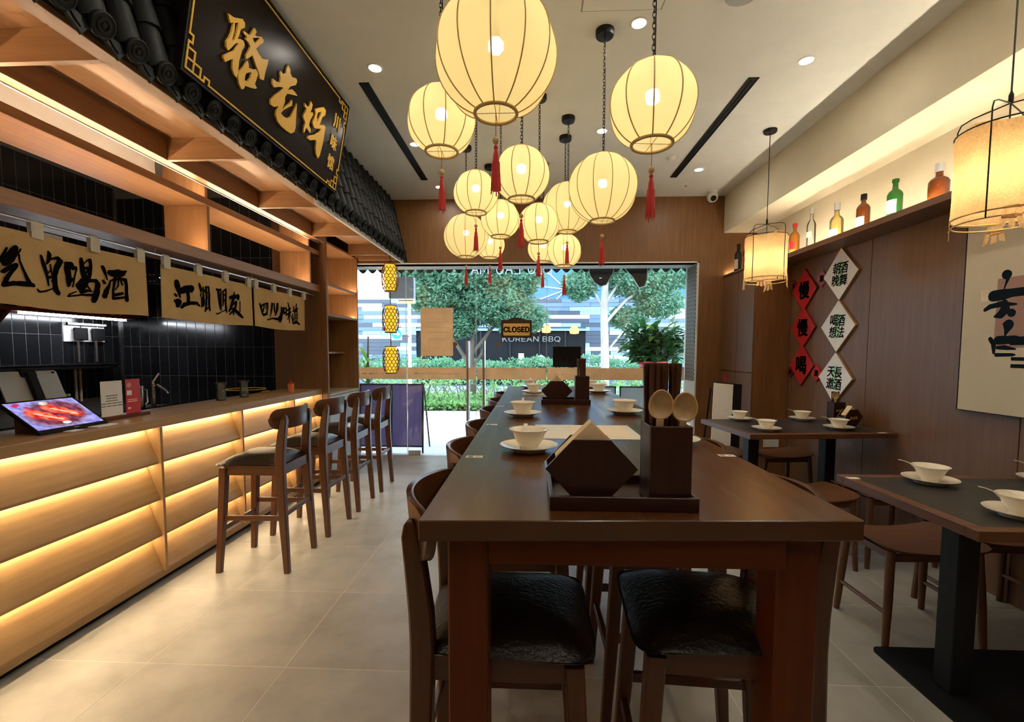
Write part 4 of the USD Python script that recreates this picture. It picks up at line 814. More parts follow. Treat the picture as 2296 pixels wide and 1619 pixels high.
for k, y in enumerate((1.18, 1.72, 2.26)):
    dup(bs, (.462, y, 0), pi + [-.06, .02, 0][k], ["bar stool nearest the camera on the long table's right side", "second bar stool tucked at the long table's right side", "third bar stool tucked at the long table's right side"][k], "bar stools along the long table's right side")

# ------------------------------------------------------------------ bowls, saucers, spoons
def saucer(label, x, y, z, grp):
    t = thing("saucer", label, "saucer", (x, y, z), 0, grp); obj("plate", lathe([(0, .004), (.055, .004), (.060, .006), (.083, .016), (.095, .020), (.0965, .0225), (.095, .0225), (.080, .0185), (.057, .0085), (0, .0075)], 40), "ceramic", t, smooth=40); obj("foot", lathe([(.050, 0), (.054, 0), (.055, .005), (.049, .005)], 32), "ceramic", t); return t
def bowl(label, x, y, z, grp):
    t = thing("rice_bowl", label, "bowl", (x, y, z), 0, grp); obj("bowl_wall", lathe([(0, .006), (.024, .006), (.032, .010), (.045, .030), (.054, .052), (.062, .062), (.0655, .0635), (.066, .0655), (.064, .066), (.060, .0645), (.051, .054), (.042, .033), (.029, .014), (0, .011)], 40), "ceramic", t, smooth=40); obj("foot", lathe([(.027, 0), (.030, 0), (.031, .009), (.026, .009)], 28), "ceramic", t); return t
def soup_spoon(label, x, y, z, rz, grp):
    t = thing("soup_spoon", label, "spoon", (x, y, z), rz, grp); nu, nv = 13, 9; a = np.linspace(-pi, pi, nu); r = np.linspace(0, 1, nv); A_, R_ = np.meshgrid(a, r)
    v = np.stack([.022 * R_ * np.cos(A_), .016 * R_ * np.sin(A_), -.010 + .014 * R_ ** 2.4], -1).reshape(-1, 3); i, j = np.meshgrid(np.arange(nv - 1), np.arange(nu - 1), indexing="ij"); q0 = (i * nu + j).ravel(); q = np.stack([q0, q0 + 1, q0 + nu + 1, q0 + nu], 1); f = np.vstack([q[:, [0, 1, 2]], q[:, [0, 2, 3]]]); n = len(v)
    obj("spoon_bowl", T(np.vstack([v, v - [0, 0, .002]]), np.vstack([f, f[:, ::-1] + n])), "white_ceramic", t, smooth=True)
    obj("handle", rect_sweep([(.016, 0, .000), (.040, 0, .026), (.060, 0, .034), (.076, 0, .037), (.081, 0, .038)], (.004, .004, .004, .004, .002), (.0065, .0055, .0055, .0075, .005)), "white_ceramic", t, smooth=40); return t
B0 = S0 = P0_ = None
def setting(x, y, z, a, where, grp, spoon=True):
    global B0, S0, P0_
    gs = tuple(f"{n} on the {grp}" for n in ("saucers", "bowls", "soup spoons"))
    if S0 is None:
        S0 = saucer(f"cream saucer {where}", x, y, z, gs[0]); B0 = bowl(f"cream rice bowl {where}", x, y, z + .0078, gs[1]); P0_ = soup_spoon(f"white soup spoon in the bowl {where}", x - .012, y, z + .040, a, gs[2])
    else:
        dup(S0, (x, y, z), 0, f"cream saucer {where}", gs[0]); dup(B0, (x, y, z + .0078), 0, f"cream rice bowl {where}", gs[1])
        if spoon: dup(P0_, (x + .024 * math.cos(a), y + .024 * math.sin(a), z + .046), a, f"white soup spoon in the bowl {where}", gs[2])
lg = "long table"
setting(-.008, 1.517, TZ, pi / 2, "nearest on the long table's left side", lg); setting(-.045, 2.332, TZ, pi / 2, "second along the long table's left side", lg); setting(.015, 3.62, TZ, pi / 2, "third along the long table's left side", lg); setting(-.01, 4.12, TZ, pi / 2, "farthest on the long table's left side", lg)
setting(.505, 1.66, TZ, 2.4, "half hidden behind the chopstick box on the long table", lg); setting(.492, 2.449, TZ, 2.6, "right of the menu mat on the long table", lg); setting(.535, 3.68, TZ, .9, "third along the long table's right side", lg); setting(.52, 4.13, TZ, 2.5, "farthest on the long table's right side", lg)
mt = thing("menu_mat", "cream printed paper menu mat lying across the long table", "place mat", (.222, 1.89, TZ)); obj("sheet", bx(-.205, .205, -.165, .165, 0, .0012), "paper", mt); obj("print", cat(*[bx(-.18 + .125 * k, -.08 + .125 * k, -.13, .13, .0012, .0015) for k in (1, 2)]), "tan_print", mt)
m2 = thing("menu_mat", "cream printed paper menu mat by the far tableware caddy", "place mat", (.06, 3.60, TZ)); obj("sheet", bx(-.13, .13, -.09, .09, 0, .0012), "paper", m2)

# ------------------------------------------------------------------ tableware caddies: tray, napkin holder, chopstick box
def tray(label, x, y):
    t = thing("caddy_tray", label, "tray", (x, y, TZ)); w, d, h = .153, .092, .030
    obj("base", bx(-w + .008, w - .008, -d + .008, d - .008, .002, .009), "caddy_x", t); obj("front_rim", bx(-w, w, -d, -d + .009, 0, h, .0015), "caddy_x", t); obj("rear_rim", bx(-w, w, d - .009, d, 0, h, .0015), "caddy_x", t)
    obj("side_rim", bx(-w, -w + .009, -d + .009, d - .009, 0, h, .0015), "caddy_y", t); obj("side_rim", bx(w - .009, w, -d + .009, d - .009, 0, h, .0015), "caddy_y", t); obj("liner", bx(-w + .016, -.012, -d + .02, d - .02, .009, .0105), "dark_laminate", t); return t
hexa = Polygon([(-.032, 0), (.032, 0), (.098, .070), (.040, .132), (-.040, .132), (-.098, .070)])
def napkin_holder(label, x, y, z, rz=0.0, k=1.0, text=False):
    t = thing("napkin_holder", label, "napkin holder", (x, y, z), rz); h = affinity.scale(hexa, k, k, origin=(0, 0)); d = .052 * k
    obj("front_plate", plate(h, .007, (0, -d / 2, 0), (1, 0, 0), (0, 0, 1)), "caddy_z", t); obj("rear_plate", plate(h, .007, (0, d / 2 + .007, 0), (1, 0, 0), (0, 0, 1)), "caddy_z", t)
    s = MB()
    for a, b in (((-.098, .070), (-.032, 0)), ((-.032, 0), (.032, 0)), ((.032, 0), (.098, .070))):
        a, b = np.array(a) * k, np.array(b) * k; n_ = np.array([b[1] - a[1], a[0] - b[0]]); n_ = -n_ / np.linalg.norm(n_) * .006
        s.append(plate(Polygon([a, b, b + n_, a + n_]), d, (0, d / 2, 0), (1, 0, 0), (0, 0, 1)))
    obj("lower_edge", s, "caddy_x", t)
    if text: obj("gold_print", plate(unary_union([glyph(c, .022, (q - 1) * .026, .066 * k, 1.2) for q, c in enumerate("骆老妈")]), .0006, (0, -d / 2 - .007, 0), (1, 0, 0), (0, 0, 1)), "gold", t)
    return t
def napkins(label, x, y, z, rz=0.0, k=1.0):
    t = thing("napkin_stack", label, "napkins", (x, y, z), rz); sq = Polygon([(0, .016), (.076, .092), (0, .168), (-.076, .092)])
    for q in range(9):
        o = RNG.uniform(-.0015, .0015); obj("napkin", plate(affinity.translate(affinity.scale(sq, k, k, origin=(0, 0)), o, abs(o)), .0032, (0, (-.019 + .0046 * q) * k + .003, 0), (1, 0, 0), (0, 0, 1)), "napkin", t)
    return t
def chop_box(label, x, y, z, text=False):
    t = thing("chopstick_box", label, "chopstick box", (x, y, z)); w, d, h = .0435, .044, .165
    obj("front_panel", bx(-w, w, -d, -d + .007, 0, h, .0015), "caddy_z", t); obj("rear_panel", bx(-w, w, d - .007, d, 0, h, .0015), "caddy_z", t); obj("side_panel", bx(-w, -w + .007, -d + .007, d - .007, 0, h, .0015), "caddy_z", t); obj("side_panel", bx(w - .007, w, -d + .007, d - .007, 0, h, .0015), "caddy_z", t); obj("bottom", bx(-w + .007, w - .007, -d + .007, d - .007, .002, .008), "caddy_x", t)
    if text: obj("gold_print", plate(unary_union([glyph(c, .016, (q - 1) * .019, .10, 1.2) for q, c in enumerate("骆老妈")]), .0006, (0, -d, 0), (1, 0, 0), (0, 0, 1)), "gold", t)
    return t
CH0 = None
def chopsticks(n, x, y, z, h, label, group, w=.028, d0=-.010, d1=.030):
    global CH0
    for k in range(n):
        px_, py = x + RNG.uniform(-w, w), y + RNG.uniform(d0, d1); tilt = (RNG.uniform(-.02, .03) + (px_ - x) * .7, RNG.uniform(-.01, .04))
        if CH0 is None:
            CH0 = thing("chopstick", label, "chopstick", (px_, py, z), 0, group); obj("stick", rect_sweep([(0, 0, 0), (0, 0, .15), (0, 0, .243), (0, 0, .247)], (.0022, .0034, .0042, .0034), (.0022, .0034, .0042, .0034)), "chopstick", CH0); continue
        p = path_for("/World", "chopstick"); xf = UsdGeom.Xform.Define(stage, p); m = mat4((px_, py, z), RNG.uniform(0, 1.5)) ; m = mat4((px_, py, z), 0, -tilt[1], tilt[0]) @ mat4((0, 0, 0), RNG.uniform(0, 1.5)) @ np.diag([1, 1, h / .247, 1.0]); xf.AddTransformOp().Set(Gf.Matrix4d(*m.T.ravel().tolist())); xf.GetPrim().GetReferences().AddInternalReference(Sdf.Path(CH0)); xf.GetPrim().SetInstanceable(True); keys(xf.GetPrim(), label, "chopstick", group)
def ladle(label, x, y, z, lean, rz):
    t = thing("ladle_spoon", label, "serving spoon", (x, y, z), rz, None, rx=.04, ry=lean); nu, nv = 25, 9; A_, R_ = np.meshgrid(np.linspace(-pi, pi, nu), np.linspace(0, 1, nv)); bzc = .205
    v = np.stack([.0245 * R_ * np.sin(A_), .012 * (1 - R_ ** 2.2), bzc + .030 * R_ * np.cos(A_) * (1 + .10 * np.cos(A_))], -1).reshape(-1, 3); i, j = np.meshgrid(np.arange(nv - 1), np.arange(nu - 1), indexing="ij"); a = (i * nu + j).ravel(); q = np.stack([a, a + 1, a + nu + 1, a + nu], 1); f = np.vstack([q[:, [0, 1, 2]], q[:, [0, 2, 3]]]); n = len(v)
    rim = [(.0245 * math.sin(s), 0, bzc + .030 * math.cos(s) * (1 + .10 * math.cos(s))) for s in np.linspace(-pi, pi, 33)]
    obj("spoon_bowl", cat(T(np.vstack([v, v + [0, .003, 0]]), np.vstack([f, f[:, ::-1] + n])), tube(rim, .0022, 6, False)), "ladle_plastic", t, smooth=True); obj("handle", rect_sweep([(0, .003, .002), (0, .003, .10), (0, .002, .180)], (.006, .005, .007), (.003, .003, .004)), "ladle_plastic", t, smooth=40); return t
tray("dark wooden caddy tray nearest the camera on the long table", .192, 1.030); napkin_holder("dark hexagonal napkin holder on the nearest caddy tray", .128, 1.000, TZ + .0108); napkins("folded tan napkins standing in the nearest napkin holder", .128, 1.000, TZ + .0108); chop_box("tall dark chopstick box on the nearest caddy tray", .290, .998, TZ + .0105)
chopsticks(34, .288, 1.000, TZ + .020, .285, "dark wooden chopstick bunched in the nearest chopstick box", "chopsticks in the nearest box", .030, .004, .034)
ladle("left one of two tan serving spoons in the nearest chopstick box", .268, .975, TZ + .012, .01, 0.05); ladle("right one of two tan serving spoons in the nearest chopstick box", .302, .977, TZ + .008, .09, -.1)
tray("dark wooden caddy tray far along the long table", .215, 2.95); napkin_holder("dark hexagonal napkin holder on the far caddy tray", .160, 2.93, TZ + .0108); napkins("folded tan napkins standing in the far napkin holder", .160, 2.93, TZ + .0108); chop_box("tall dark chopstick box on the far caddy tray", .318, 2.93, TZ + .0105)
chopsticks(9, .318, 2.93, TZ + .020, .265, "dark wooden chopstick in the far chopstick box", "chopsticks in the far box", .024)

# ------------------------------------------------------------------ small tables, their stools and tableware
def small_table(label, x, y, rz, Lx, Wy):
    t = thing("dining_table", label, "table", (x, y, 0), rz, "small dining tables by the right wall"); z = .765
    obj("inset_top", bx(-Lx + .045, Lx - .045, -Wy + .045, Wy - .045, z - .010, z - .0002), "dark_laminate", t)
    for y0, y1, x0, x1, ax in ((-Wy, -Wy + .045, -Lx, Lx, "x"), (Wy - .045, Wy, -Lx, Lx, "x"), (-Wy + .045, Wy - .045, -Lx, -Lx + .045, "y"), (-Wy + .045, Wy - .045, Lx - .045, Lx, "y")): obj("edge_rail", bx(x0, x1, y0, y1, z - .034, z, .0015), "teak_" + ax, t)
    obj("under_board", bx(-Lx + .045, Lx - .045, -Wy + .045, Wy - .045, z - .028, z - .010), "teak_x", t)
    for s in (-1, 1):
        b = obj("pedestal", bx(s * .30 - .04, s * .30 + .04, -.04, .04, .010, z - .034, .004), "black_metal", t); obj("top_plate", bx(s * .30 - .07, s * .30 + .07, -.2, .2, z - .034, z - .028), "black_metal", b)
    obj("base_plate", plate(rrect(.86, .50, .03), .010, (0, 0, 0), (1, 0, 0), (0, 1, 0)), "matt_black", t); return t
small_table("small dark dining table at the photo's right edge, nearest the camera", 1.945, 1.79, 0, .555, .335)
mx, my, ma = 1.952, 3.53, .100
small_table("small dark dining table against the wall under the diamond panels", mx, my, ma, .52, .355)
sg_ = "small tables"
setting(1.70, 2.005, .765, 2.5, "at the far left corner of the near small table", sg_); setting(1.66, 1.60, .765, 2.5, "at the near left of the near small table", sg_); setting(2.20, 2.02, .765, 2.5, "at the far right of the near small table", sg_)
setting(1.69, 3.79, .765, 2.5, "at the far left corner of the far small table", sg_); setting(1.665, 3.305, .765, 2.5, "at the near left corner of the far small table", sg_); setting(2.205, 3.82, .765, 2.5, "at the far right of the far small table", sg_); setting(2.215, 3.385, .765, 2.5, "at the near right of the far small table", sg_)
chop_box("small dark chopstick box against the wall on the far small table", 2.395, 3.70, .765, True); chopsticks(7, 2.395, 3.70, .775, .235, "dark wooden chopstick in the box on the far small table", "chopsticks on the far small table", .022)
nh = napkin_holder("small dark napkin holder with gold print on the far small table", 2.40, 3.55, .765, .35, .95, True); napkins("folded napkins in the gold-printed holder on the far small table", 2.40, 3.55, .765, .35, .9)
ladle("tan serving spoon in the box on the far small table", 2.388, 3.682, .775, -.1, .1)
for k, (x, y) in enumerate(((1.42, 2.06), (2.42, 3.245))):
    c = thing("table_sticker", ["pale printed sticker at the near small table's far left corner", "pale printed sticker at the far small table's near right edge"][k], "sticker", (x, y, .765)); obj("card", bx(-.025, .025, -.014, .014, 0, .0006), "paper", c)
def low_stool(label, x, y, rz):
    t = thing("saddle_stool", label, "stool", (x, y, 0), rz, "saddle stools at the small tables"); nu, nv = 17, 13; U_, V_ = np.meshgrid(np.linspace(-1, 1, nu), np.linspace(-1, 1, nv)); m_ = np.maximum(np.abs(U_), np.abs(V_)); sq = np.minimum(1, m_ / np.maximum(1e-6, (np.abs(U_) ** 9 + np.abs(V_) ** 9) ** (1 / 9)))
    X_, Y_ = .235 * U_ * sq, .172 * V_ * sq * (1 + .04 * U_ ** 2); zt = .442 + .026 * U_ ** 2 - .010 * V_ ** 2; th = .009 + .010 * (1 - m_ ** 4)
    v = np.concatenate([np.stack([X_, Y_, zt], -1).reshape(-1, 3), np.stack([X_, Y_, zt - th], -1).reshape(-1, 3)]); i, j = np.meshgrid(np.arange(nv - 1), np.arange(nu - 1), indexing="ij"); a = (i * nu + j).ravel(); q = np.stack([a, a + 1, a + nu + 1, a + nu], 1); f = np.vstack([q[:, [0, 1, 2]], q[:, [0, 2, 3]]]); n = nu * nv
    b = np.concatenate([np.arange(nu), np.arange(nu - 1, n, nu)[1:], np.arange(n - nu, n - 1)[::-1], np.arange(0, n - nu, nu)[1:][::-1]]); b2 = np.roll(b, -1); f2 = np.vstack([np.stack([b, b + n, b2 + n], 1), np.stack([b, b2 + n, b2], 1)])
    obj("seat", T(v, np.vstack([f, f[:, ::-1] + n, f2])), "teak_x", t, smooth=40)
    for sx in (-1, 1):
        for sy in (-1, 1): obj("leg", tube([(sx * .215, sy * .160, 0), (sx * .205, sy * .150, .2), (sx * .192, sy * .135, .432)], (.0135, .0175, .0185), 12), "teak_z", t, smooth=40)
        obj("side_rail", tube([(sx * .208, -.153, .15), (sx * .208, .153, .15)], .010, 8), "teak_y", t, smooth=40); obj("seat_rail", bx(sx * .194 - .009, sx * .194 + .009, -.135, .135, .395, .428, .002), "teak_y", t)
    for sy in (-1, 1): obj("seat_rail", bx(-.19, .19, sy * .136 - .009, sy * .136 + .009, .385, .418, .002), "teak_x", t)
    return t
ls = low_stool("wooden saddle stool at the near small table, left of its pedestal", 1.80, 2.215, .02)
for x, y, r, lab in ((2.275, 2.325, -.03, "wooden saddle stool at the near small table, by the wall"), (1.735, 2.93, .08, "wooden saddle stool before the far small table, to the left"), (2.255, 3.00, .08, "wooden saddle stool before the far small table, by the wall"), (1.60, 4.08, .12, "wooden saddle stool behind the far small table, to the left"), (2.16, 4.09, .10, "wooden saddle stool behind the far small table, to the right")): dup(ls, (x, y, 0), r, lab)
wbd = thing("easel_board", "white display board on a black easel leaning by the cabinet", "display board", (1.80, 4.28, 0), .10, None)
EB = mat4((-.05, 0, 0), 0, -.13, .09)
for nm_, mesh_, ma_ in (("frame", bx(-.085, .165, -.006, .014, .22, 1.04, .003), "matt_black"), ("white_sheet", bx(-.115, .075, -.013, -.006, .20, 1.03, .001), "white_board"), ("front_leg", bx(-.085, -.065, -.005, .013, .0, .24), "matt_black"), ("front_leg", bx(.145, .165, -.005, .013, 0, .24), "matt_black")):
    mm = mesh_.copy(); mm.apply_transform(EB); obj(nm_, mm, ma_, wbd)
obj("rear_leg", cat(tube([(-.1, .13, .98), (-.1, .33, 0)], .009, 6), tube([(.1, .13, .98), (.1, .33, 0)], .009, 6), tube([(-.1, .26, .35), (.1, .26, .35)], .006, 6)), "matt_black", wbd); obj("red_tag", bx(.03, .055, .125, .132, 1.05, 1.10), "red_paint", wbd)

# ------------------------------------------------------------------ on the right wall: diamonds and scroll
XP = XW - .012
def RW(shape, d, y, z, lift):  # a shape on the right wall seen from the room: u runs towards the camera (-y), v up
    return plate(shape, d, (XP - lift, y, z), (0, -1, 0), (0, 0, 1))
def diamond(h, w=None):
    w = w or h; return Polygon([(0, -h), (w, 0), (0, h), (-w, 0)])
for k, (z, txt, lab) in enumerate(((1.953, "朝酒晚舞", "top white diamond panel with black and mint writing"), (1.531, "喝酒想法", "middle white diamond panel with black and mint writing"), (1.107, "天長邀酒", "lowest white diamond panel, partly behind the chopstick box"))):
    t = thing("diamond_picture", lab, "wall panel", (XP, 3.888 + .006 * k, z), 0, "white diamond panels"); y = 3.888 + .006 * k
    obj("board", RW(diamond(.2095), .020, y, z, .0), "white_board", t, world=True); obj("wood_edge", RW(diamond(.2105).difference(diamond(.2075)), .016, y, z, 0), "counter_oak_y", t, world=True)
    obj("mint_patch", RW(sbox(-.03, -.095, .035, .10), .0006, y, z, .020), "mint", t, world=True)
    pos = [(-.042, .050), (.046, .046), (-.050, -.046), (.044, -.050)]
    obj("brush_lettering", RW(unary_union([glyph(c, .096, *p, fat=-.9, shear=.10) for c, p in zip(txt, pos)]), .001, y, z, .0207), "ink", t, world=True)
t = thing("red_diamond_picture", "tall red panel of three joined diamonds with black characters", "wall panel", (XP, 4.385, 1.55))
rd = unary_union([affinity.translate(diamond(.190, .186), 0, z) for z in (1.888, 1.545, 1.200)]); obj("board", RW(rd, .018, 4.38, 0, 0), "red_paint", t, world=True); obj("dark_edge", RW(rd.buffer(.002, join_style=2).difference(rd.buffer(-.001)), .016, 4.38, 0, 0), "dark_red_paint", t, world=True)
for c, z in zip("慢慢喝", (1.888, 1.545, 1.200)): obj("character", RW(glyph(c, .165, 0, z, fat=1.0), .0015, 4.38, 0, .018), "ink", t, world=True)
for k, (y, z, lab, ma_) in enumerate(((4.135, 1.955, "small mauve diamond plaque right of the top red diamond", "mauve_paint"), (4.155, 1.135, "small red diamond plaque right of the lowest red diamond", "red_paint"), (4.560, 1.950, "small red diamond plaque darkened by painted corner shade, left of the top diamond", "dark_red_paint"), (4.560, 1.130, "small red diamond plaque darkened by painted corner shade, left of the lowest diamond", "dark_red_paint"))):  # corner shade is put into the dark red of the two left plaques
    t = thing("diamond_plaque", lab, "wall panel", (XP, y, z), 0, "small diamond plaques"); h = .076 if k < 2 else .056; obj("board", RW(diamond(h), .014, y, z, 0), ma_, t, world=True); obj("character", RW(glyph("酒", h * .75, 0, 0, fat=2), .001, y, z, .014), "ink", t, world=True)
sc = thing("calligraphy_scroll", "large cream calligraphy panel at the photo's right edge", "picture", (XP, 2.44, 1.5)); SYc = 2.09
obj("canvas", bx(XP - .028, XP - .0005, SYc, 2.785, .99, 2.035, .001), "scroll_paper", sc, world=True); obj("edge", cat(bx(XP - .030, XP, 2.785, 2.789, .988, 2.037), bx(XP - .030, XP, SYc, 2.785, .986, .990)), "matt_black", sc, world=True)
obj("pink_patch", bx(XP - .0285, XP - .028, 2.30, 2.595, 1.345, 1.712), "dusty_pink", sc, world=True)
g = strokes(SCROLL, .03, 5, 1.3)
g = unary_union([g] + [sbox(*q) for q in ((2.36, 1.608, 2.51, 1.652), (2.34, 1.358, 2.51, 1.402), (2.40, 1.278, 2.50, 1.296), (2.37, 1.24, 2.50, 1.26))])
for q in g.geoms if hasattr(g, "geoms") else [g]: obj("brush_stroke", plate(q, .0012, (XP - .0287, 0, 0), (0, 1, 0), (0, 0, 1)), "blue_ink", sc, world=True)
obj("seal_mark", cat(*[bx(XP - .0287, XP - .028, 2.646, 2.676, 1.603 + .012 * q, 1.609 + .012 * q) for q in range(5)] + [bx(XP - .0287, XP - .028, 2.643, 2.646, 1.60, 1.66), bx(XP - .0287, XP - .028, 2.676, 2.679, 1.60, 1.66)]), "tan_print", sc, world=True)

# ------------------------------------------------------------------ spirit bottles
def bottle(label, x, y, z, h, r, glass, cap_m, lab_m, shoulder=.62, neck=.22, cap=.12, labspan=(.18, .42), liquid=None):
    t = thing("spirit_bottle", label, "bottle", (x, y, z), 0, "bottles on the right-hand shelf"); rn = r * .33
    prof = [(0, 0), (r * .9, 0), (r, h * .03), (r, h * shoulder), (r * .85, h * (shoulder + .07)), (rn * 1.15, h * (shoulder + .15)), (rn, h * (1 - cap - .02)), (rn * 1.15, h * (1 - cap)), (rn * 1.1, h * .99), (0, h * .99)]
    obj("glass_body", lathe(prof, 24), glass, t, smooth=40); obj("cap", lathe([(0, h), (rn * 1.3, h), (rn * 1.4, h * .99), (rn * 1.4, h * (1 - cap)), (rn * 1.1, h * (1 - cap))][::-1], 18), cap_m, t, smooth=40)
    if liquid: obj("liquid", lathe([(0, .006), (r * .92, .006), (r * .92, h * shoulder * .92), (0, h * shoulder * .92)], 20), liquid, t)
    if lab_m:
        a = np.linspace(pi - .35, pi + 1.15, 14); v = [(r * 1.02 * math.cos(q), r * 1.02 * math.sin(q), h * s) for s in labspan for q in a]; n = len(a)
        obj("paper_label", T(v, [(i, i + 1, n + i + 1) for i in range(n - 1)] + [(i, n + i + 1, n + i) for i in range(n - 1)]), lab_m, t, smooth=True)
    return t
BX = 2.385
bottle("orange whisky bottle with red cap and label, leftmost on the high shelf", BX, 4.36, 2.200, .285, .040, "orange_glass", "red_paint", "red_paint", .60)
bottle("clear bottle with green label and grey cap on the high shelf", BX, 4.11, 2.200, .345, .034, "clear_glass", "grey_plastic", "mint", .58, cap=.14, labspan=(.28, .42))
bottle("pale gold bottle with tall grey stopper on the high shelf", BX, 3.78, 2.200, .285, .046, "pale_gold_glass", "grey_plastic", "white_board", .52, cap=.20, labspan=(.10, .28))
bottle("amber bottle with black cap and cream label on the high shelf", BX, 3.49, 2.200, .255, .042, "amber_glass", "matt_black", "scroll_paper", .60, cap=.16, labspan=(.08, .36))
bottle("green bottle with white label on the high shelf", BX, 3.20, 2.200, .255, .043, "green_glass", "green_glass", "white_board", .60, cap=.08, labspan=(.12, .46))
bottle("amber decanter with grey stopper beside the large cloth pendant", BX, 2.87, 2.200, .225, .050, "amber_glass", "grey_plastic", None, .52, cap=.22)
bottle("dark wine bottle with cream label on top of the wall cabinet", 2.235, 5.16, 2.185, .30, .037, "dark_glass", "matt_black", "scroll_paper", .62, cap=.2, labspan=(.1, .45))
bottle("dark bottle with red and white label behind the far cloth pendant", 2.225, 4.93, 2.185, .27, .038, "amber_glass", "matt_black", "red_paint", .62, cap=.2, labspan=(.1, .45))

# ------------------------------------------------------------------ on the glass
np_ = thing("notice_poster", "tan notice poster taped to the glass door, print seen from behind", "poster", (-1.185, YG - .004, 1.26)); obj("sheet", bx(-.203, .203, -.0015, .0015, 0, .60), "tan_vinyl", np_)
lines = MB()
for k, (w, z) in enumerate(((.05, .565), (.11, .46), (.13, .43), (.07, .40), (.12, .36), (.14, .30), (.14, .29), (.12, .22), (.13, .20), (.12, .18), (.06, .16), (.05, .13), (.04, .10))):
    for s in range(3): lines.append(bx(-w + s * w * .68, -w + s * w * .68 + w * .6, -.0022, -.0015, z - .003, z + .003))
obj("print_lines", lines, "tan_print", np_)
cl = thing("closed_sign", "brown framed yellow CLOSED sign hanging on the glass door", "sign", (-.190, YG - .022, 1.50)); fr = sbox(-.178, 0, .178, .195).buffer(.012, 4).union(Polygon([(-.12, .19), (-.09, .22), (-.04, .232), (.04, .232), (.09, .22), (.12, .19)]))
obj("frame", plate(fr, .014, (0, .014, 0), (1, 0, 0), (0, 0, 1)), "brown_frame", cl); obj("yellow_face", plate(rrect(.325, .150, .012), .003, (0, 0, .090), (1, 0, 0), (0, 0, 1)), "sign_yellow", cl); obj("lettering", cat(*[text_on("CLOSED", .064, (dx, -.003, .090 + dz), (.92, 0, 0), (0, 0, 1), .002, True) for dx, dz in ((-.0022, 0), (.0022, 0), (0, .0014), (0, -.0014))]), "brown_frame", cl); obj("hanging_cord", tube([(-.05, .010, .225), (0, .016, .30), (.05, .010, .225)], .0015, 5), "cable", cl)
dk = thing("dark_panel", "square dark picture panel stuck on the right pane above the table's far end", "panel", (.434, YG - .008, 1.125)); obj("sheet", bx(-.172, .172, -.004, .004, 0, .255, .003), "black_gloss", dk); obj("picture_print", cat(*[move(lathe([(0, 0), (.028, 0), (.028, .0008), (0, .0008)], 14), x, -.004, z, rx=pi / 2) for x, z in ((-.05, .12), (.04, .10), (.0, .16), (.06, .17))]), "shop_dark", dk)

# ------------------------------------------------------------------ on the counter
ZT = .945
mo = thing("display_screen", "tilted black display on the counter showing red crayfish on a dish", "screen", (-2.165, 1.91, .965), pi / 2, None)
a = .62; MM = np.eye(4); MM[:3, 0] = (1, 0, 0); MM[:3, 1] = (0, math.cos(a), math.sin(a)); MM[:3, 2] = (0, -math.sin(a), math.cos(a))
mo2 = stage.GetPrimAtPath(mo); full = ORIGIN[mo] @ MM; ORIGIN[mo] = full; UsdGeom.Xformable(mo2).GetOrderedXformOps()[0].Set(Gf.Matrix4d(*full.T.ravel().tolist()))
obj("case", bx(-.008, .318, -.022, .208, -.016, -.001, .004), "black_gloss", mo); obj("picture", bx(0, .310, 0, .200, -.001, .0006), "dish_screen", mo)
obj("bezel", cat(bx(-.008, .318, -.022, 0, -.001, .0014), bx(-.008, .318, .200, .208, -.001, .0014), bx(-.008, 0, 0, .2, -.001, .0014), bx(.310, .318, 0, .2, -.001, .0014)), "matt_black", mo); obj("maker_plate", bx(.15, .17, -.014, -.008, .0014, .0018), "grey_plastic", mo)
[obj("stand", plate(Polygon([(-2.215, ZT), (-2.215, .972), (-2.315, 1.040), (-2.315, ZT)]), .02, (0, y, 0), (1, 0, 0), (0, 0, 1)), "teak_z", mo, world=True) for y in (1.965, 2.18)]; obj("rear_foot", bx(-2.17, -2.19, 1.95, 2.18, ZT, .956), "black_gloss", mo, world=True)
pn = thing("card_stand", "dark wooden base holding the notice and the red leaflet", "stand", (-2.275, 2.45, ZT)); obj("block", bx(-2.245, -2.305, 2.315, 2.60, ZT, ZT + .020, .002), "walnut_y", pn, world=True)
p1 = thing("paper_notice", "cream printed notice standing on the counter beside the display", "notice", (-2.275, 2.385, ZT + .02)); obj("sheet", bx(-2.274, -2.2765, 2.322, 2.450, ZT + .02, 1.155), "paper", p1, world=True); tx = MB()
for k, w in enumerate((.035, .032, .036, .062, .066)):
    for s in range(4): tx.append(bx(-2.2734, -2.274, 2.386 - w + s * w * .5, 2.386 - w + s * w * .5 + w * .43, 1.073 - .014 * k, 1.079 - .014 * k))
obj("text_lines", tx, "print_grey", p1, world=True)
p2 = thing("red_leaflet", "tall red leaflet standing beside the paper notice", "leaflet", (-2.275, 2.53, ZT + .02)); obj("sheet", bx(-2.274, -2.2775, 2.472, 2.566, ZT + .02, 1.158), "red_paint", p2, world=True)
obj("emblem", plate(Point(0, 0).buffer(.013, 8).difference(Point(0, 0).buffer(.010, 8)).union(Point(0, 0).buffer(.005)), .0006, (-2.274, 2.495, 1.125), (0, 1, 0), (0, 0, 1)), "napkin", p2, world=True); obj("white_card", bx(-2.2734, -2.274, 2.478, 2.510, 1.068, 1.095), "paper", p2, world=True); obj("print_bars", cat(bx(-2.2734, -2.274, 2.482, 2.545, 1.040, 1.044), bx(-2.2734, -2.274, 2.482, 2.545, 1.030, 1.034), bx(-2.2734, -2.274, 2.482, 2.50, .99, 1.0)), "napkin", p2, world=True)
cd = thing("counter_card", "small white card lying on the counter before the display", "card", (-2.135, 2.17, ZT)); obj("card", bx(-2.10, -2.16, 2.12, 2.23, ZT, ZT + .006, .001), "white_board", cd, world=True)
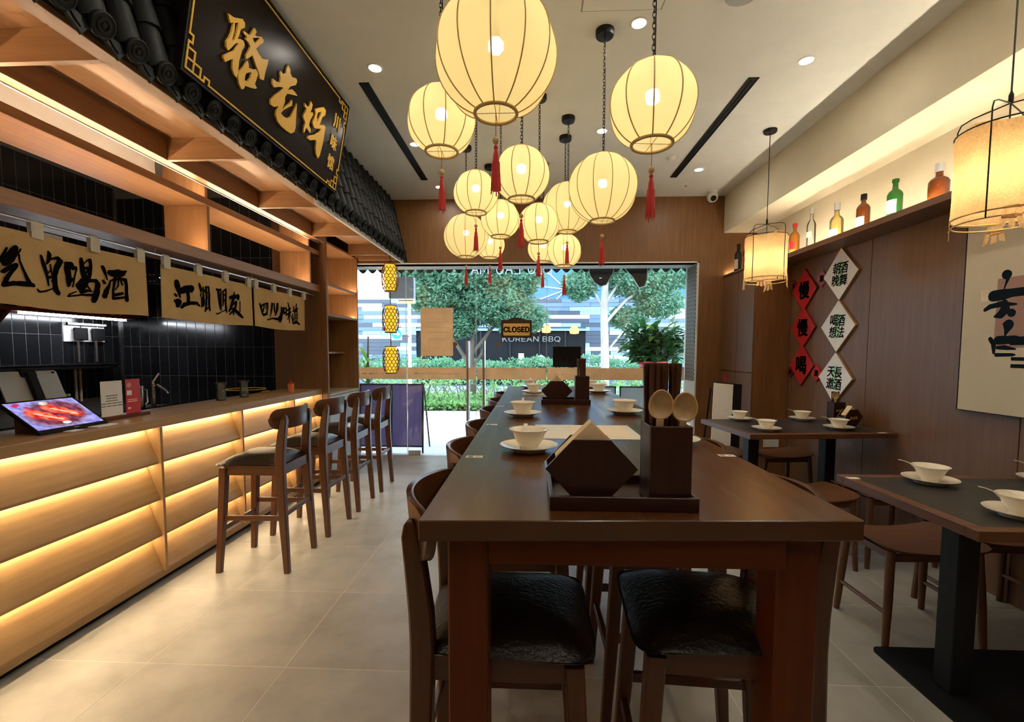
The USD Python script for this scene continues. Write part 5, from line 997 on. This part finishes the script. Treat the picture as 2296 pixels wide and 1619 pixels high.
c2 = thing("counter_card", "flat white tag beside the display's near foot", "card", (-2.13, 2.04, ZT)); obj("card", bx(-2.11, -2.15, 2.0, 2.06, ZT, ZT + .004, .001), "white_board", c2, world=True)
tb = thing("tablet", "pale tablet seen from behind on a black till stand behind the counter", "tablet", (-2.60, 2.28, 1.13)); TBM = mat4((-2.60, 2.28, 1.125), pi / 2 - .15, -.42)
def TB(nm_, m, mt_): m = m.copy(); m.apply_transform(TBM); obj(nm_, m, mt_, tb, world=True)
TB("rear_shell", plate(rrect(.26, .185, .014), .008, (0, .004, 0), (1, 0, 0), (0, 0, 1)), "pale_grey"); TB("lens", plate(rrect(.014, .010, .004), .0015, (.112, -.004, .08), (1, 0, 0), (0, 0, 1)), "black_gloss"); TB("clamp", cat(bx(-.035, .035, -.012, .012, .06, .105, .004), bx(-.02, .02, -.03, -.004, -.09, .08, .004)), "matt_black")
obj("stand", cat(tube([(-2.60, 2.27, .846), (-2.60, 2.27, 1.08)], .02, 10), bx(-2.67, -2.53, 2.20, 2.34, .846, .858, .003)), "matt_black", tb, world=True)
bk = thing("rear_worktop", "dark kitchen worktop behind the bar counter", "worktop", (-2.9, 3.0, 0)); obj("slab", bx(-2.46, -3.2, -.5, 4.59, .806, .846, .003), "black_gloss", bk, world=True); obj("base", bx(-2.48, -3.18, -.5, 4.59, 0, .806), "black_metal", bk, world=True)
pm = thing("soap_pump", "cream pump bottle behind the display on the rear worktop", "soap pump", (-2.80, 2.63, .846)); obj("bottle", lathe([(0, 0), (.03, 0), (.032, .02), (.032, .13), (.02, .15), (.012, .155), (0, .155)], 18), "white_ceramic", pm, smooth=40); obj("pump", cat(lathe([(0, .155), (.013, .155), (.013, .17), (.004, .174), (.004, .20), (.012, .203), (.012, .212), (0, .214)], 14), rect_sweep([(.0, 0, .20), (.001, 0, .212)], .03, .006)), "white_plastic", pm)
kt = thing("steel_jug", "stainless steel milk jug with handle behind the red leaflet", "jug", (-2.80, 3.12, .846)); obj("body", lathe([(0, 0), (.052, 0), (.055, .01), (.050, .20), (.053, .225), (.049, .225), (.046, .02), (0, .012)], 24), "chrome", kt, smooth=40); obj("handle", tube([(.0, .050, .20), (.0, .095, .19), (.0, .10, .10), (.0, .052, .06)], .006, 8), "chrome", kt, smooth=True)
st_ = thing("steel_tap", "chrome mixer tap beside the steel jug", "tap", (-2.85, 3.33, .846)); obj("column", tube([(0, 0, 0), (0, 0, .22), (0, 0, .235)], (.016, .014, .01), 14), "chrome", st_, smooth=40); obj("spout", tube([(0, 0, .19), (.03, .01, .215), (.09, .02, .17), (.10, .02, .15)], .009, 10), "chrome", st_, smooth=True); obj("lever", tube([(0, 0, .235), (.01, .05, .30)], .006, 8), "white_plastic", st_, smooth=True)
G0 = thing("carafe", "empty glass carafe on the counter, left of the two", "carafe", (-2.33, 3.34, ZT), 0, "carafes on the counter"); obj("glass_wall", lathe([(0, .004), (.030, .002), (.034, .010), (.032, .05), (.026, .085), (.030, .115), (.042, .135), (.040, .136), (.028, .116), (.024, .085), (.030, .05), (.031, .012), (0, .008)], 24), "clear_glass", G0, smooth=True); obj("base", lathe([(0, 0), (.031, 0), (.032, .004), (0, .004)], 20), "clear_glass", G0)
dup(G0, (-2.32, 3.60, ZT), 0, "empty glass carafe on the counter beside the yellow-rimmed pot")
po = thing("yellow_rim_pot", "black cooking pot with a yellow rim behind the counter's far end", "pot", (-2.66, 4.16, .846)); obj("pot_wall", lathe([(0, .0), (.12, 0), (.15, .03), (.165, .10), (.168, .115), (.158, .115), (.145, .035), (0, .012)], 32), "black_gloss", po, smooth=40); obj("rim", torus(.163, .006, 40, 6, .117), "yellow_rim", po, smooth=True); obj("handle", cat(tube([(.165, .03, .095), (.205, .02, .10), (.205, -.02, .10), (.165, -.03, .095)], .007, 8), tube([(-.165, .03, .095), (-.205, .02, .10), (-.205, -.02, .10), (-.165, -.03, .095)], .007, 8)), "yellow_rim", po, smooth=True)
oc = thing("orange_tumbler", "orange tumbler with a lid at the counter's far end", "tumbler", (-2.20, 4.10, ZT)); obj("cup", lathe([(0, 0), (.024, 0), (.026, .005), (.028, .075), (0, .075)], 20), "orange_cup", oc, smooth=40); obj("lid", lathe([(0, .075), (.029, .075), (.029, .082), (.010, .086), (.008, .10), (0, .10)], 16), "red_paint", oc)
cbs = thing("cable_tangle", "white cable lying in a loose tangle behind the counter edge", "cable", (-2.50, 2.0, .85)); obj("cable", tube([(-2.50 + .05 * math.sin(k * .9) - .0 * k, 1.62 + .055 * k, .855 + .004 * (k % 2)) for k in range(10)], .004, 6), "white_plastic", cbs, world=True, smooth=True)
c3 = thing("cable_tangle", "white cable looping between the display and the paper notice", "cable", (-2.50, 2.4, .85)); obj("cable", tube([(-2.50 - .03 * math.cos(k), 2.32 + .03 * k, .853 + .012 * abs(math.sin(k * .8))) for k in range(9)], .0035, 6), "white_plastic", c3, world=True, smooth=True)
jr = None
for k in range(3):
    lab = "small jar standing in the dark lower part of the tall side shelf"
    if jr is None: jr = thing("jar", lab, "jar", (-2.20, 4.60, .885), 0, "jars in the tall side shelf"); obj("body", lathe([(0, 0), (.035, 0), (.038, .01), (.038, .10), (.028, .118), (0, .118)], 18), "clear_glass", jr, smooth=40); obj("lid", lathe([(0, .118), (.031, .118), (.031, .135), (0, .135)], 16), "beige_metal", jr)
    else: dup(jr, (-2.20, 4.60 + .1 * k, .885), 0, lab)

# ------------------------------------------------------------------ kitchen wall things
ws = thing("glass_shelf", "dark wall shelf of glasses in the kitchen with a white light strip beneath", "shelf", (-4.1, 3.5, 1.63)); obj("board", bx(-4.25, -3.95, 2.2, 4.45, 1.625, 1.655, .002), "walnut_y", ws, world=True); obj("light_strip", bx(-3.965, -3.985, 3.42, 4.36, 1.604, 1.622), "white_led", ws, world=True)
for y in (3.35, 2.5): obj("bracket", plate(Polygon([(-4.25, 1.32), (-4.25, 1.36), (-4.0, 1.625), (-3.95, 1.625)]), .03, (0, y, 0), (1, 0, 0), (0, 0, 1)), "walnut_x", ws, world=True)
g0 = None
for k in range(16):
    lab = "stemmed glass upside down on the kitchen shelf behind the near half curtain"
    if g0 is None: g0 = thing("upturned_glass", lab, "glass", (-4.02, 3.15, 1.655), 0, "glasses on the kitchen shelf"); obj("glass_bowl", lathe([(.030, 0), (.036, .03), (.030, .07), (.004, .09), (.004, .15), (.032, .155), (.032, .158), (0, .158), (0, .086), (.027, .068), (.033, .03), (.028, 0)], 18), "clear_glass", g0, smooth=40)
    else: dup(g0, (-4.02 - .08 * (k % 2), 3.15 + .08 * k, 1.655), 0, lab)
wrk = thing("tool_rack", "white wall rack holding two black dustpans in the kitchen", "rack", (-4.2, 4.17, 1.2)); obj("backplate", bx(-4.25, -4.235, 4.0, 4.40, 1.40, 1.575, .002), "white_paint", wrk, world=True); obj("front_rail", bx(-4.20, -4.212, 4.0, 4.40, 1.555, 1.575), "white_plastic", wrk, world=True); obj("side_arm", cat(bx(-4.235, -4.20, 4.0, 4.01, 1.555, 1.575), bx(-4.235, -4.20, 4.39, 4.40, 1.555, 1.575)), "white_plastic", wrk, world=True); obj("hook", cat(*[tube([(-4.206, y, 1.56), (-4.206, y, 1.52)], .004, 6) for y in (4.13, 4.30)]), "chrome", wrk, world=True)
for k, y in enumerate((4.125, 4.30)):
    t = thing("dustpan", ["left black dustpan hanging on the kitchen rack", "right black dustpan hanging on the kitchen rack"][k], "dustpan", (-4.206, y, 1.52)); obj("pan", bx(-4.215, -4.185, y - .062, y + .062, 1.415, 1.53, .006), "matt_black", t, world=True); obj("handle", tube([(-4.20, y - .03, 1.415), (-4.20, y - .03, 1.21)], .010, 8), "steel", t, world=True, smooth=40)
ld = thing("wall_ledge", "long black wall ledge with a pale edge low in the kitchen", "ledge", (-4.2, 3.7, 1.18)); obj("box", bx(-4.25, -4.13, 2.3, 4.42, 1.15, 1.195, .002), "matt_black", ld, world=True); obj("pale_edge", bx(-4.126, -4.13, 2.3, 4.42, 1.188, 1.195), "steel", ld, world=True)
pp = None
for k in range(2):
    t = thing("wall_pipe", ["left of two bare pipes under the kitchen ledge", "right of two bare pipes under the kitchen ledge"][k], "pipe", (-4.21, 4.02 + .05 * k, .85)); obj("pipe", tube([(-4.21, 4.06 + .045 * k, .846), (-4.21, 4.06 + .045 * k, 1.15)], .011, 10), "beige_metal", t, world=True, smooth=True); obj("collar", tube([(-4.21, 4.06 + .045 * k, 1.10), (-4.21, 4.06 + .045 * k, 1.13)], .016, 10), "steel", t, world=True)
am = thing("amplifier", "black amplifier with a blue light on a bracket in the kitchen corner", "amplifier", (-3.74, 4.45, 1.96)); obj("case", bx(-3.95, -3.52, 4.33, 4.56, 1.965, 2.07, .004), "matt_black", am, world=True); obj("blue_light", move(lathe([(0, 0), (.005, 0), (.005, .002), (0, .002)], 10), -3.585, 4.33, 2.02, rx=pi / 2), "blue_dot", am, world=True); obj("vents", cat(*[bx(-3.93 + .04 * q, -3.91 + .04 * q, 4.328, 4.33, z, z + .006) for q in range(8) for z in (2.045, 1.985)]), "pale_grey", am, world=True); obj("bracket", bx(-3.90, -3.57, 4.40, 4.60, 1.955, 1.965), "black_metal", am, world=True)
mn = thing("pinned_menu", "white printed menu sheet on the kitchen wall above the near half curtain", "paper sheet", (-4.248, 3.94, 2.2)); obj("sheet", bx(-4.249, -4.247, 3.83, 4.05, 2.12, 2.345), "white_board", mn, world=True); obj("print", cat(bx(-4.247, -4.2465, 3.87, 3.95, 2.27, 2.29), bx(-4.247, -4.2465, 3.97, 4.02, 2.20, 2.26), bx(-4.247, -4.2465, 3.86, 3.92, 2.22, 2.23)), "print_grey", mn, world=True)

# ------------------------------------------------------------------ outside
GZ = -.06
struct("pavement", bx(-14, 14, 5.80, 9.9, GZ - .2, GZ - .006), "grout")
pv = "/World/pavement"
for i in range(-6, 6):
    for j in range(4): obj("paver", bx(i * 1.0 + .004, i * 1.0 + .996, 5.81 + j * 1.0, 6.80 + j * 1.0, GZ - .006, GZ, .002), "paver", pv)
struct("kerb_strip", bx(-14, 14, 9.9, 10.05, GZ - .2, GZ + .06), "concrete"); struct("planting_bed", bx(-14, 14, 10.05, 12.2, GZ - .2, GZ + .04), "soil"); struct("road", bx(-16, 16, 12.2, 15.2, GZ - .25, GZ - .02), "asphalt"); struct("far_pavement", bx(-16, 16, 15.2, 26, GZ - .2, GZ), "concrete")
def leaves(n, center, size, ls, rng, flat=.0, shell=.55):
    """n leaf blades (two bent triangles pairs each) scattered through an ellipsoid, thicker towards its shell."""
    d = rng.normal(size=(n, 3)); d /= np.linalg.norm(d, axis=1, keepdims=True); r = (shell + (1 - shell) * rng.random(n))[:, None] * (.75 + .35 * meshkit.noise(d * 2.2 + 9, 3))[:, None]
    c = np.asarray(center) + d * r * np.asarray(size); a = rng.normal(size=(n, 3)); a[:, 2] = a[:, 2] * .6 - .25; a /= np.linalg.norm(a, axis=1, keepdims=True); b = np.cross(a, rng.normal(size=(n, 3))); b /= np.linalg.norm(b, axis=1, keepdims=True); nn = np.cross(a, b)
    L_ = ls * (.6 + .8 * rng.random(n))[:, None]; W_ = L_ * .24
    v = np.stack([c, c + a * L_ * .5 + b * W_ + nn * L_ * .08, c + a * L_ * .5 - b * W_ + nn * L_ * .08, c + a * L_], 1).reshape(-1, 3); k = np.arange(n)[:, None] * 4
    return T(v, np.concatenate([k + [0, 1, 2], k + [1, 3, 2]], 0))
def tree(name, label, x, y, trunk, clumps, bark, leaf, n, ls, seed, limbs):
    t = thing(name, label, "tree", (x, y, GZ + .03), 0, "street trees outside the window"); rng = np.random.default_rng(seed)
    obj("trunk", tube([np.array(p[:3]) for p in trunk], [p[3] for p in trunk], 12), bark, t, smooth=True)
    for l in limbs: obj("branch", tube([np.array(p[:3]) for p in l], [p[3] for p in l], 8), bark, t, smooth=True)
    obj("foliage", cat(*[leaves(int(n * c[6]), c[:3], c[3:6], ls, rng) for c in clumps]), leaf, t, kind="stuff")
tree("street_tree", "leafy street tree behind the glass doors, left of the pale trunk", -1.45, 11.0, [(0, 0, 0, .10), (.04, 0, .5, .085), (-.02, 0, 1.0, .075), (.03, 0, 1.6, .06)],
     [(-.9, 0, 2.75, .95, .8, .55, .9), (.5, .1, 2.55, 1.1, .9, .62, 1.1), (-.2, -.2, 3.25, 1.4, .9, .6, 1.2), (1.15, 0, 2.15, .75, .6, .42, .6), (-.35, 0, 2.0, .6, .5, .35, .45), (-1.3, 0, 3.3, .6, .7, .5, .5), (1.0, .1, 3.1, .8, .7, .5, .7)], "dark_bark", "leaf_tree", 8200, .092, 3,
     [[(.0, 0, .95, .05), (-.35, 0, 1.5, .04), (-.8, 0, 2.4, .02)], [(.03, 0, 1.3, .05), (.5, 0, 1.9, .035), (1.0, 0, 2.4, .015)], [(.03, 0, 1.6, .05), (.1, 0, 2.4, .03), (-.1, 0, 3.2, .012)], [(-.01, 0, .9, .04), (.25, 0, 1.3, .03), (.42, 0, 1.9, .015)]])
tree("street_tree", "street tree with a pale straight trunk right of the doors", 1.66, 10.5, [(0, 0, 0, .105), (.0, 0, 1.2, .095), (-.04, 0, 2.3, .082), (.0, 0, 3.4, .07), (.05, 0, 4.4, .05)],
     [(.75, .2, 2.95, .85, .6, .42, .9), (1.25, .2, 2.45, .6, .5, .35, .6), (-.55, .3, 2.9, .45, .5, .40, .5), (.55, .3, 2.15, .5, .4, .30, .4), (.2, .2, 3.5, 1.2, .8, .5, 1.0), (1.5, .3, 3.1, .6, .5, .4, .5)], "bark", "leaf_tree", 5200, .085, 8,
     [[(0, 0, 2.0, .04), (.45, .05, 2.5, .03), (1.0, .1, 2.9, .012)], [(-.04, 0, 2.4, .04), (.3, .05, 2.9, .03), (.6, .1, 3.4, .015)], [(-.03, 0, 2.3, .035), (-.3, .1, 2.8, .02), (-.5, .2, 3.1, .01)], [(0, 0, 1.3, .03), (.4, .05, 1.8, .02), (.6, .1, 2.2, .01)]])
def hedge(label, x0, x1, y0, y1, z0, z1, n, ls, mat_, seed):
    t = thing("hedge", label, "hedge", ((x0 + x1) / 2, (y0 + y1) / 2, z0)); rng = np.random.default_rng(seed); w, d, h = (x1 - x0) / 2, (y1 - y0) / 2, z1 - z0
    p = rng.random((n, 3)) * [2 * w, 2 * d, 1] - [w, d, 0]; p[:, 2] = h * (1 - .35 * rng.random(n) ** 2 * 1.0) * (.75 + .35 * meshkit.noise(np.c_[p[:, 0] * 2.5, p[:, 1] * 2, np.zeros(n)], seed)) * np.where(rng.random(n) < .35, rng.random(n), 1); a = rng.normal(size=(n, 3)); a[:, 2] = np.abs(a[:, 2]); a /= np.linalg.norm(a, axis=1, keepdims=True); b = np.cross(a, rng.normal(size=(n, 3))); b /= np.linalg.norm(b, axis=1, keepdims=True); L_ = ls * (.6 + .8 * rng.random(n))[:, None]
    v = np.stack([p, p + a * L_ * .5 + b * L_ * .25, p + a * L_ * .5 - b * L_ * .25, p + a * L_], 1).reshape(-1, 3); k = np.arange(n)[:, None] * 4; obj("foliage", T(v, np.concatenate([k + [0, 1, 2], k + [1, 3, 2]], 0)), mat_, t, kind="stuff"); return t
hedge("clipped green hedge across the road in front of the shops", -7.5, 5.5, 15.4, 16.2, GZ, 1.10, 9000, .11, "leaf_hedge", 4)
tg = hedge("bright low planting of grass and thin wiry shrubs beyond the pavement", -4.5, 5.0, 10.1, 11.9, GZ + .04, .16, 26000, .095, "leaf_grass", 5)
sh2 = tg; rng = np.random.default_rng(12); tw = MB(); pts = []
for k in range(110):
    x, y = rng.uniform(-3.4, 3.4), rng.uniform(10.2, 11.0); dx, dy = rng.normal(size=2) * .28; p = [(x - .25, y - 11.0, 0), (x - .25 + dx * .4, y - 11.0 + dy * .3, .35), (x - .25 + dx, y - 11.0 + dy * .6, .55 + .2 * rng.random())]; tw.append(tube(p, (.013, .010, .006), 5, False)); pts.append(p[2]); pts.append(p[1])
obj("stems", tw, "dark_bark", sh2, kind="stuff"); obj("leaf_tufts", cat(*[leaves(16, p, (.16, .14, .10), .085, rng, shell=.1) for p in pts]), "leaf_grass", sh2, kind="stuff")

# building across the road
bd_ = thing("shop_building", "building across the road clad in blue, grey and white strips", "building", (-.5, 18.5, GZ)); rb = random.Random(21); BYf = 18.0
obj("wall", bx(-9.5, 8.5, BYf + .05, BYf + 6, GZ, 3.25), "cladding_b", bd_, world=True)
shop = (-4.55, 2.08)
zz = .72; r_ = 0
row_z = []
while zz < 3.22: row_z.append(zz); zz += .155
for r_, z in enumerate(row_z):
    x = -7.4 + .35 * (r_ % 3)
    while x < 6.2:
        w = rb.choice((.75, .75, 1.5, 1.5, 2.2)); x1 = x + w; tone = rb.choices("abcd", (.27, .30, .22, .21) if r_ % 2 else (.22, .2, .25, .33))[0]
        segs = [(x, x1)] if z > 2.20 else [(x, min(x1, shop[0])), (max(x, shop[1]), x1)]
        for a_, b_ in segs:
            if b_ - a_ > .08: obj("cladding_panel", bx(a_ + .006, b_ - .006, BYf - rb.uniform(0, .02), BYf + .05, z + .005, z + .150), "cladding_" + tone, bd_, world=True)
        x = x1
fb = obj("shop_front", bx(shop[0], shop[1], BYf + .045, BYf + .06, GZ + .05, 2.20), "shop_dark", bd_, world=True)
for x in (-3.2, -2.0, -.85, .3, 1.3): obj("mullion", bx(x - .03, x + .03, BYf - .02, BYf + .045, GZ + .05, 2.18), "black_metal", fb, world=True)
obj("fascia", bx(shop[0], shop[1], BYf - .05, BYf + .045, 2.12, 2.20), "cladding_c", fb, world=True)
obj("shop_lettering", text_on("KOREAN BBQ", .20, (-.02, BYf - .08, 1.80), (1.30, 0, 0), (0, 0, 1), .03, False), "shop_letter", bd_, world=True, label="pale letters on the dark shop front")
for x, z in ((.15, 2.05), (.55, 2.02), (1.62, 1.98)): obj("glowing_shade", move(lathe([(0, 0), (.16, .02), (.20, .16), (.10, .30), (0, .32)], 12), x, BYf - .30, z), "shop_lamp", bd_, world=True)
obj("white_menu", bx(-.52, -.30, BYf - .2, BYf - .17, .85, 1.25), "white_board", bd_, world=True); obj("white_cutout", plate(Point(0, 0).buffer(.16).union(sbox(-.12, -.25, .10, 0)), .03, (.35, BYf - .2, 1.02), (1, 0, 0), (0, 0, 1)), "white_board", bd_, world=True); obj("pink_sign", bx(.9, 1.4, BYf - .2, BYf - .17, 1.40, 1.48), "mauve_paint", bd_, world=True)
obj("upper_glazing", bx(-1.9, 8.5, BYf + .3, BYf + 6, 3.25, 8.0), "facade_glass", bd_, world=True)
for cx_, cz_ in ((1.35, 3.75), (4.2, 3.9)):
    for k in range(9):
        a_ = k * 2 * pi / 9 + .2; p0, p1 = np.array([cx_, BYf + .28, cz_]), np.array([cx_ + 1.5 * math.cos(a_), BYf + .28, cz_ + 1.2 * math.sin(a_)]); p1[2] = max(p1[2], 3.28); obj("white_strut", tube([p0, p1], .022, 5), "white_paint", bd_, world=True)
# street signs
rs = thing("road_sign", "white post with a round blue arrow sign and a yellow name sign above", "road sign", (-2.46, 9.2, GZ)); obj("post", tube([(-2.46, 9.2, GZ), (-2.46, 9.2, 2.55)], .035, 10), "white_paint", rs, world=True, smooth=True); obj("name_plate", bx(-2.70, -2.32, 9.145, 9.16, 2.265, 2.385, .003), "sign_yellow", rs, world=True); obj("white_plate", bx(-2.82, -2.60, 9.145, 9.155, 1.54, 1.78, .004), "white_paint", rs, world=True)
obj("blue_disc", plate(Point(0, 0).buffer(.10, 16), .004, (-2.71, 9.145, 1.66), (1, 0, 0), (0, 0, 1)), "sign_blue", rs, world=True); obj("arrow", plate(unary_union([sbox(-.065, -.013, .03, .013), Polygon([(.015, .048), (.075, 0), (.015, -.048)])]), .002, (-2.71, 9.141, 1.66), (1, 0, 0), (0, 0, 1)), "white_paint", rs, world=True); obj("plate_bar", cat(tube([(-2.71, 9.165, 1.62), (-2.46, 9.165, 1.62)], .010, 6), bx(-2.66, -2.37, 9.143, 9.145, 2.315, 2.335)), "brown_frame", rs, world=True)
bb = thing("hanging_board", "grey hanging box sign outside the top of the left pane", "sign", (-1.86, 6.5, 2.1)); obj("box", bx(-2.02, -1.66, 6.45, 6.55, 2.06, 2.36, .006), "grey_plastic", bb, world=True); obj("arm", tube([(-1.84, 6.5, 2.36), (-1.84, 6.5, 2.60)], .012, 8), "black_metal", bb, world=True)
aw = thing("tiled_awning", "dark scalloped tile edge of the awning outside above the glass", "awning", (0, 6.2, 2.4)); obj("slab", bx(-3.2, 3.2, 5.843, 6.55, 2.52, 2.60), "roof_black", aw, world=True)
k = 0
for x in np.arange(-2.5, 2.4, .135):
    obj("scallop_tile", plate(Polygon([(-.06, .10), (.06, .10), (.055, .02), (.025, -.012), (0, -.026), (-.025, -.012), (-.055, .02)]), .02, (x, 6.42, 2.425), (1, 0, 0), (0, 0, 1)), "roof_black", aw, world=True)
ne = thing("neon_name", "blue white neon shop name outside the glass, seen reversed from behind", "neon sign", (-.31, 5.98, 2.38)); LET = {"L": [[(0, 1), (0, 0), (.5, 0)]], "U": [[(0, 1), (0, .25), (.12, .04), (.3, 0), (.48, .04), (.6, .25), (.6, 1)]], "O": [[(.33 + .33 * math.cos(q), .5 + .5 * math.sin(q)) for q in np.linspace(0, 2 * pi, 15)]], "A": [[(0, 0), (.32, 1), (.64, 0)], [(.12, .36), (.52, .36)]], "M": [[(0, 0), (0, 1), (.36, .2), (.72, 1), (.72, 0)]], " ": []}
cur = .245; hN = .135
for ch in "LUO LAO MA":
    wd = {"L": .5, "U": .6, "O": .66, "A": .64, "M": .72, " ": .35}[ch]
    for l in LET[ch]: obj("neon_letter", tube([(cur - p[0] * hN, 5.98, 2.315 + p[1] * hN) for p in l], .0065, 6), "neon", ne, world=True, smooth=True)
    cur -= (wd + .22) * hN
obj("mounting_rail", cat(bx(-.90, .27, 6.0, 6.012, 2.445, 2.46), *[tube([(x, 6.006, 2.45), (x, 6.006, 2.53)], .006, 6) for x in (-.7, -.3, .1)]), "black_metal", ne, world=True)
for k, (x, pts_) in enumerate(((.93, [(-.19, .34), (.17, .34), (.13, .16), (.05, .02), (-.02, 0), (-.10, .05), (-.16, .15)]), (1.36, [(-.20, .34), (.16, .34), (.15, .10), (.12, .02), (.06, .0), (-.02, .13), (-.12, .24)]))):
    t = thing("black_banner", ["left of two black pointed banners hanging outside the right pane", "right of two black pointed banners hanging outside the right pane"][k], "banner", (x, 6.22, 2.16)); sp_ = Polygon(pts_); obj("cloth", plate(sp_, .02, (x, 6.23, 2.19 - .02 * k), (1, 0, 0), (0, 0, 1)), "matt_black", t, world=True); obj("pale_hem", plate(sp_.buffer(.008).difference(sp_), .016, (x, 6.228, 2.19 - .02 * k), (1, 0, 0), (0, 0, 1)), "pale_grey", t, world=True)
# boards and plants just outside
af = thing("sandwich_board", "purple poster board in a black frame outside the left pane", "sandwich board", (-1.90, 6.1, GZ)); AFM = mat4((-1.90, 6.1, GZ), 0, -.06)
for nm_, m, mt_ in (("poster", cat(bx(-.42, -.0, -.006, .006, .10, .92), bx(.01, .42, -.006, .006, .10, .92)), "purple_print"), ("frame", cat(bx(-.44, -.42, -.012, .012, 0, .94), bx(.42, .44, -.012, .012, 0, .94), bx(-.44, .44, -.012, .012, .92, .94), bx(-.44, .44, -.012, .012, .08, .10), bx(-.005, .012, -.011, .011, .1, .92)), "black_metal"), ("rear_leg", cat(tube([(-.43, .05, .9), (-.43, .42, .03)], .01, 6), tube([(.43, .05, .9), (.43, .42, .03)], .01, 6)), "black_metal")):
    m = m.copy(); m.apply_transform(AFM); obj(nm_, m, mt_, af, world=True)
for k, (x0, x1) in enumerate(((.72, 1.12), (1.17, 1.52))):
    t = thing("sandwich_board", ["grey poster board in a black frame outside, left of two beyond the table", "grey poster board in a black frame outside, right of two beyond the table"][k], "sandwich board", ((x0 + x1) / 2, 6.15, GZ)); obj("poster", bx(x0 + .015, x1 - .015, 6.145, 6.155, .12, .845), "grey_print", t, world=True); obj("frame", cat(bx(x0, x0 + .015, 6.14, 6.16, GZ, .86), bx(x1 - .015, x1, 6.14, 6.16, GZ, .86), bx(x0, x1, 6.14, 6.16, .845, .86), bx(x0, x1, 6.14, 6.16, .105, .12)), "black_metal", t, world=True); obj("rear_leg", tube([((x0 + x1) / 2, 6.16, .80), ((x0 + x1) / 2, 6.5, GZ)], .01, 6), "black_metal", t, world=True)
def blade(L_, W_, curl, n=6, fold=.25):
    s = np.linspace(0, 1, n); w = W_ * np.sin(np.clip(s * .93 + .07, 0, 1) * pi) ** .8 * (1 - .2 * s); x = L_ * s * (1 - .12 * curl * s); z = L_ * (.35 * s - curl * s ** 2); v = np.concatenate([np.c_[x, w, z + w * fold], np.c_[x, 0 * s, z], np.c_[x, -w, z + w * fold]]); f = []
    for i in range(n - 1): f += [(i, n + i, n + i + 1), (i, n + i + 1, i + 1), (n + i, 2 * n + i, 2 * n + i + 1), (n + i, 2 * n + i + 1, n + i + 1)]
    return T(v, f)
pt = thing("potted_plant", "big leafy potted plant with a red ribbon outside the right pane", "potted plant", (1.78, 6.78, GZ)); rp = random.Random(31); PZ = 1.02
obj("tall_stand", cat(*[tube([(sx * .13, sy * .13, 0), (sx * .11, sy * .11, .86)], .014, 8) for sx in (-1, 1) for sy in (-1, 1)] + [bx(-.15, .15, -.15, .15, .86, .88)]), "black_metal", pt); obj("pot", lathe([(0, .88), (.13, .88), (.145, .90), (.19, 1.16), (.195, 1.18), (.18, 1.18), (.13, .92), (0, .92)], 28), "dark_laminate", pt, smooth=40); rb_ = obj("ribbon", lathe([(.186, 1.165), (.205, 1.172), (.212, 1.215), (.205, 1.24), (.190, 1.235), (.184, 1.19)], 28), "red_ribbon", pt, smooth=40); obj("soil", lathe([(0, 1.15), (.185, 1.15), (.185, 1.14), (0, 1.14)], 20), "soil", pt)
for k in range(270):
    a_ = rp.uniform(0, 2 * pi); h_ = rp.uniform(0, 1) ** .8; rr_ = rp.uniform(.0, .26) + .12 * (1 - abs(h_ - .45)); m = blade(rp.uniform(.17, .30), rp.uniform(.034, .058), rp.uniform(.25, .75)); ax = a_ + rp.uniform(-.5, .5)
    m = move(m, rz=0, ry=-rp.uniform(-.2, .8)); m = move(m, rr_ * 1.25 * math.cos(a_), rr_ * math.sin(a_), 1.20 + .52 * h_, rz=ax); obj("leaf", m, "leaf_light" if rp.random() < .10 else "leaf_plant", pt, smooth=True)
obj("inner_foliage", leaves(900, (0, 0, 1.44), (.36, .26, .27), .17, np.random.default_rng(3), shell=.05), "leaf_plant", pt, kind="stuff")
obj("stems", cat(*[tube([(rp.uniform(-.08, .08), rp.uniform(-.08, .08), 1.14), (rp.uniform(-.2, .2), rp.uniform(-.16, .16), 1.45 + rp.uniform(0, .25))], (.008, .004), 5) for _ in range(26)]), "leaf_plant", pt)
for k in range(4):
    x, y, z = (-.20, -.05, 1.72) if k == 0 else (-.16 + .03 * k, -.08, 1.68 + .02 * k)
    f = obj("flower", cat(*[move(move(blade(.055, .02, .1, 4), ry=-.5), x, y, z, rz=q * 2 * pi / 5) for q in range(5)]), "flower_yellow", pt)
obj("white_card", plate(Polygon([(0, 0), (.14, .05), (.17, .17), (.12, .20)]), .003, (.10, -.05, 1.62), (1, 0, 0), (0, .2, .98)), "white_board", pt)
p3 = thing("spiky_plant", "yellow green spiky plant outside the far left of the glass", "plant", (-2.52, 6.95, GZ)); rp = random.Random(5)
obj("pot", lathe([(0, 0), (.16, 0), (.17, .03), (.20, .55), (.18, .55), (.15, .06), (0, .06)], 24), "concrete", p3, smooth=40); obj("stem", tube([(0, 0, .08), (0, 0, .9), (.02, 0, 1.6)], (.03, .025, .012), 8), "dark_bark", p3)
for k in range(46):
    a_ = rp.uniform(0, 2 * pi); m = blade(rp.uniform(.28, .48), rp.uniform(.018, .03), rp.uniform(.1, .7), 7, .15); m = move(m, ry=-rp.uniform(-.1, 1.0)); obj("leaf", move(m, 0, 0, rp.uniform(.75, 1.3), rz=a_), "leaf_light" if rp.random() < .4 else "leaf_plant", p3, smooth=True)
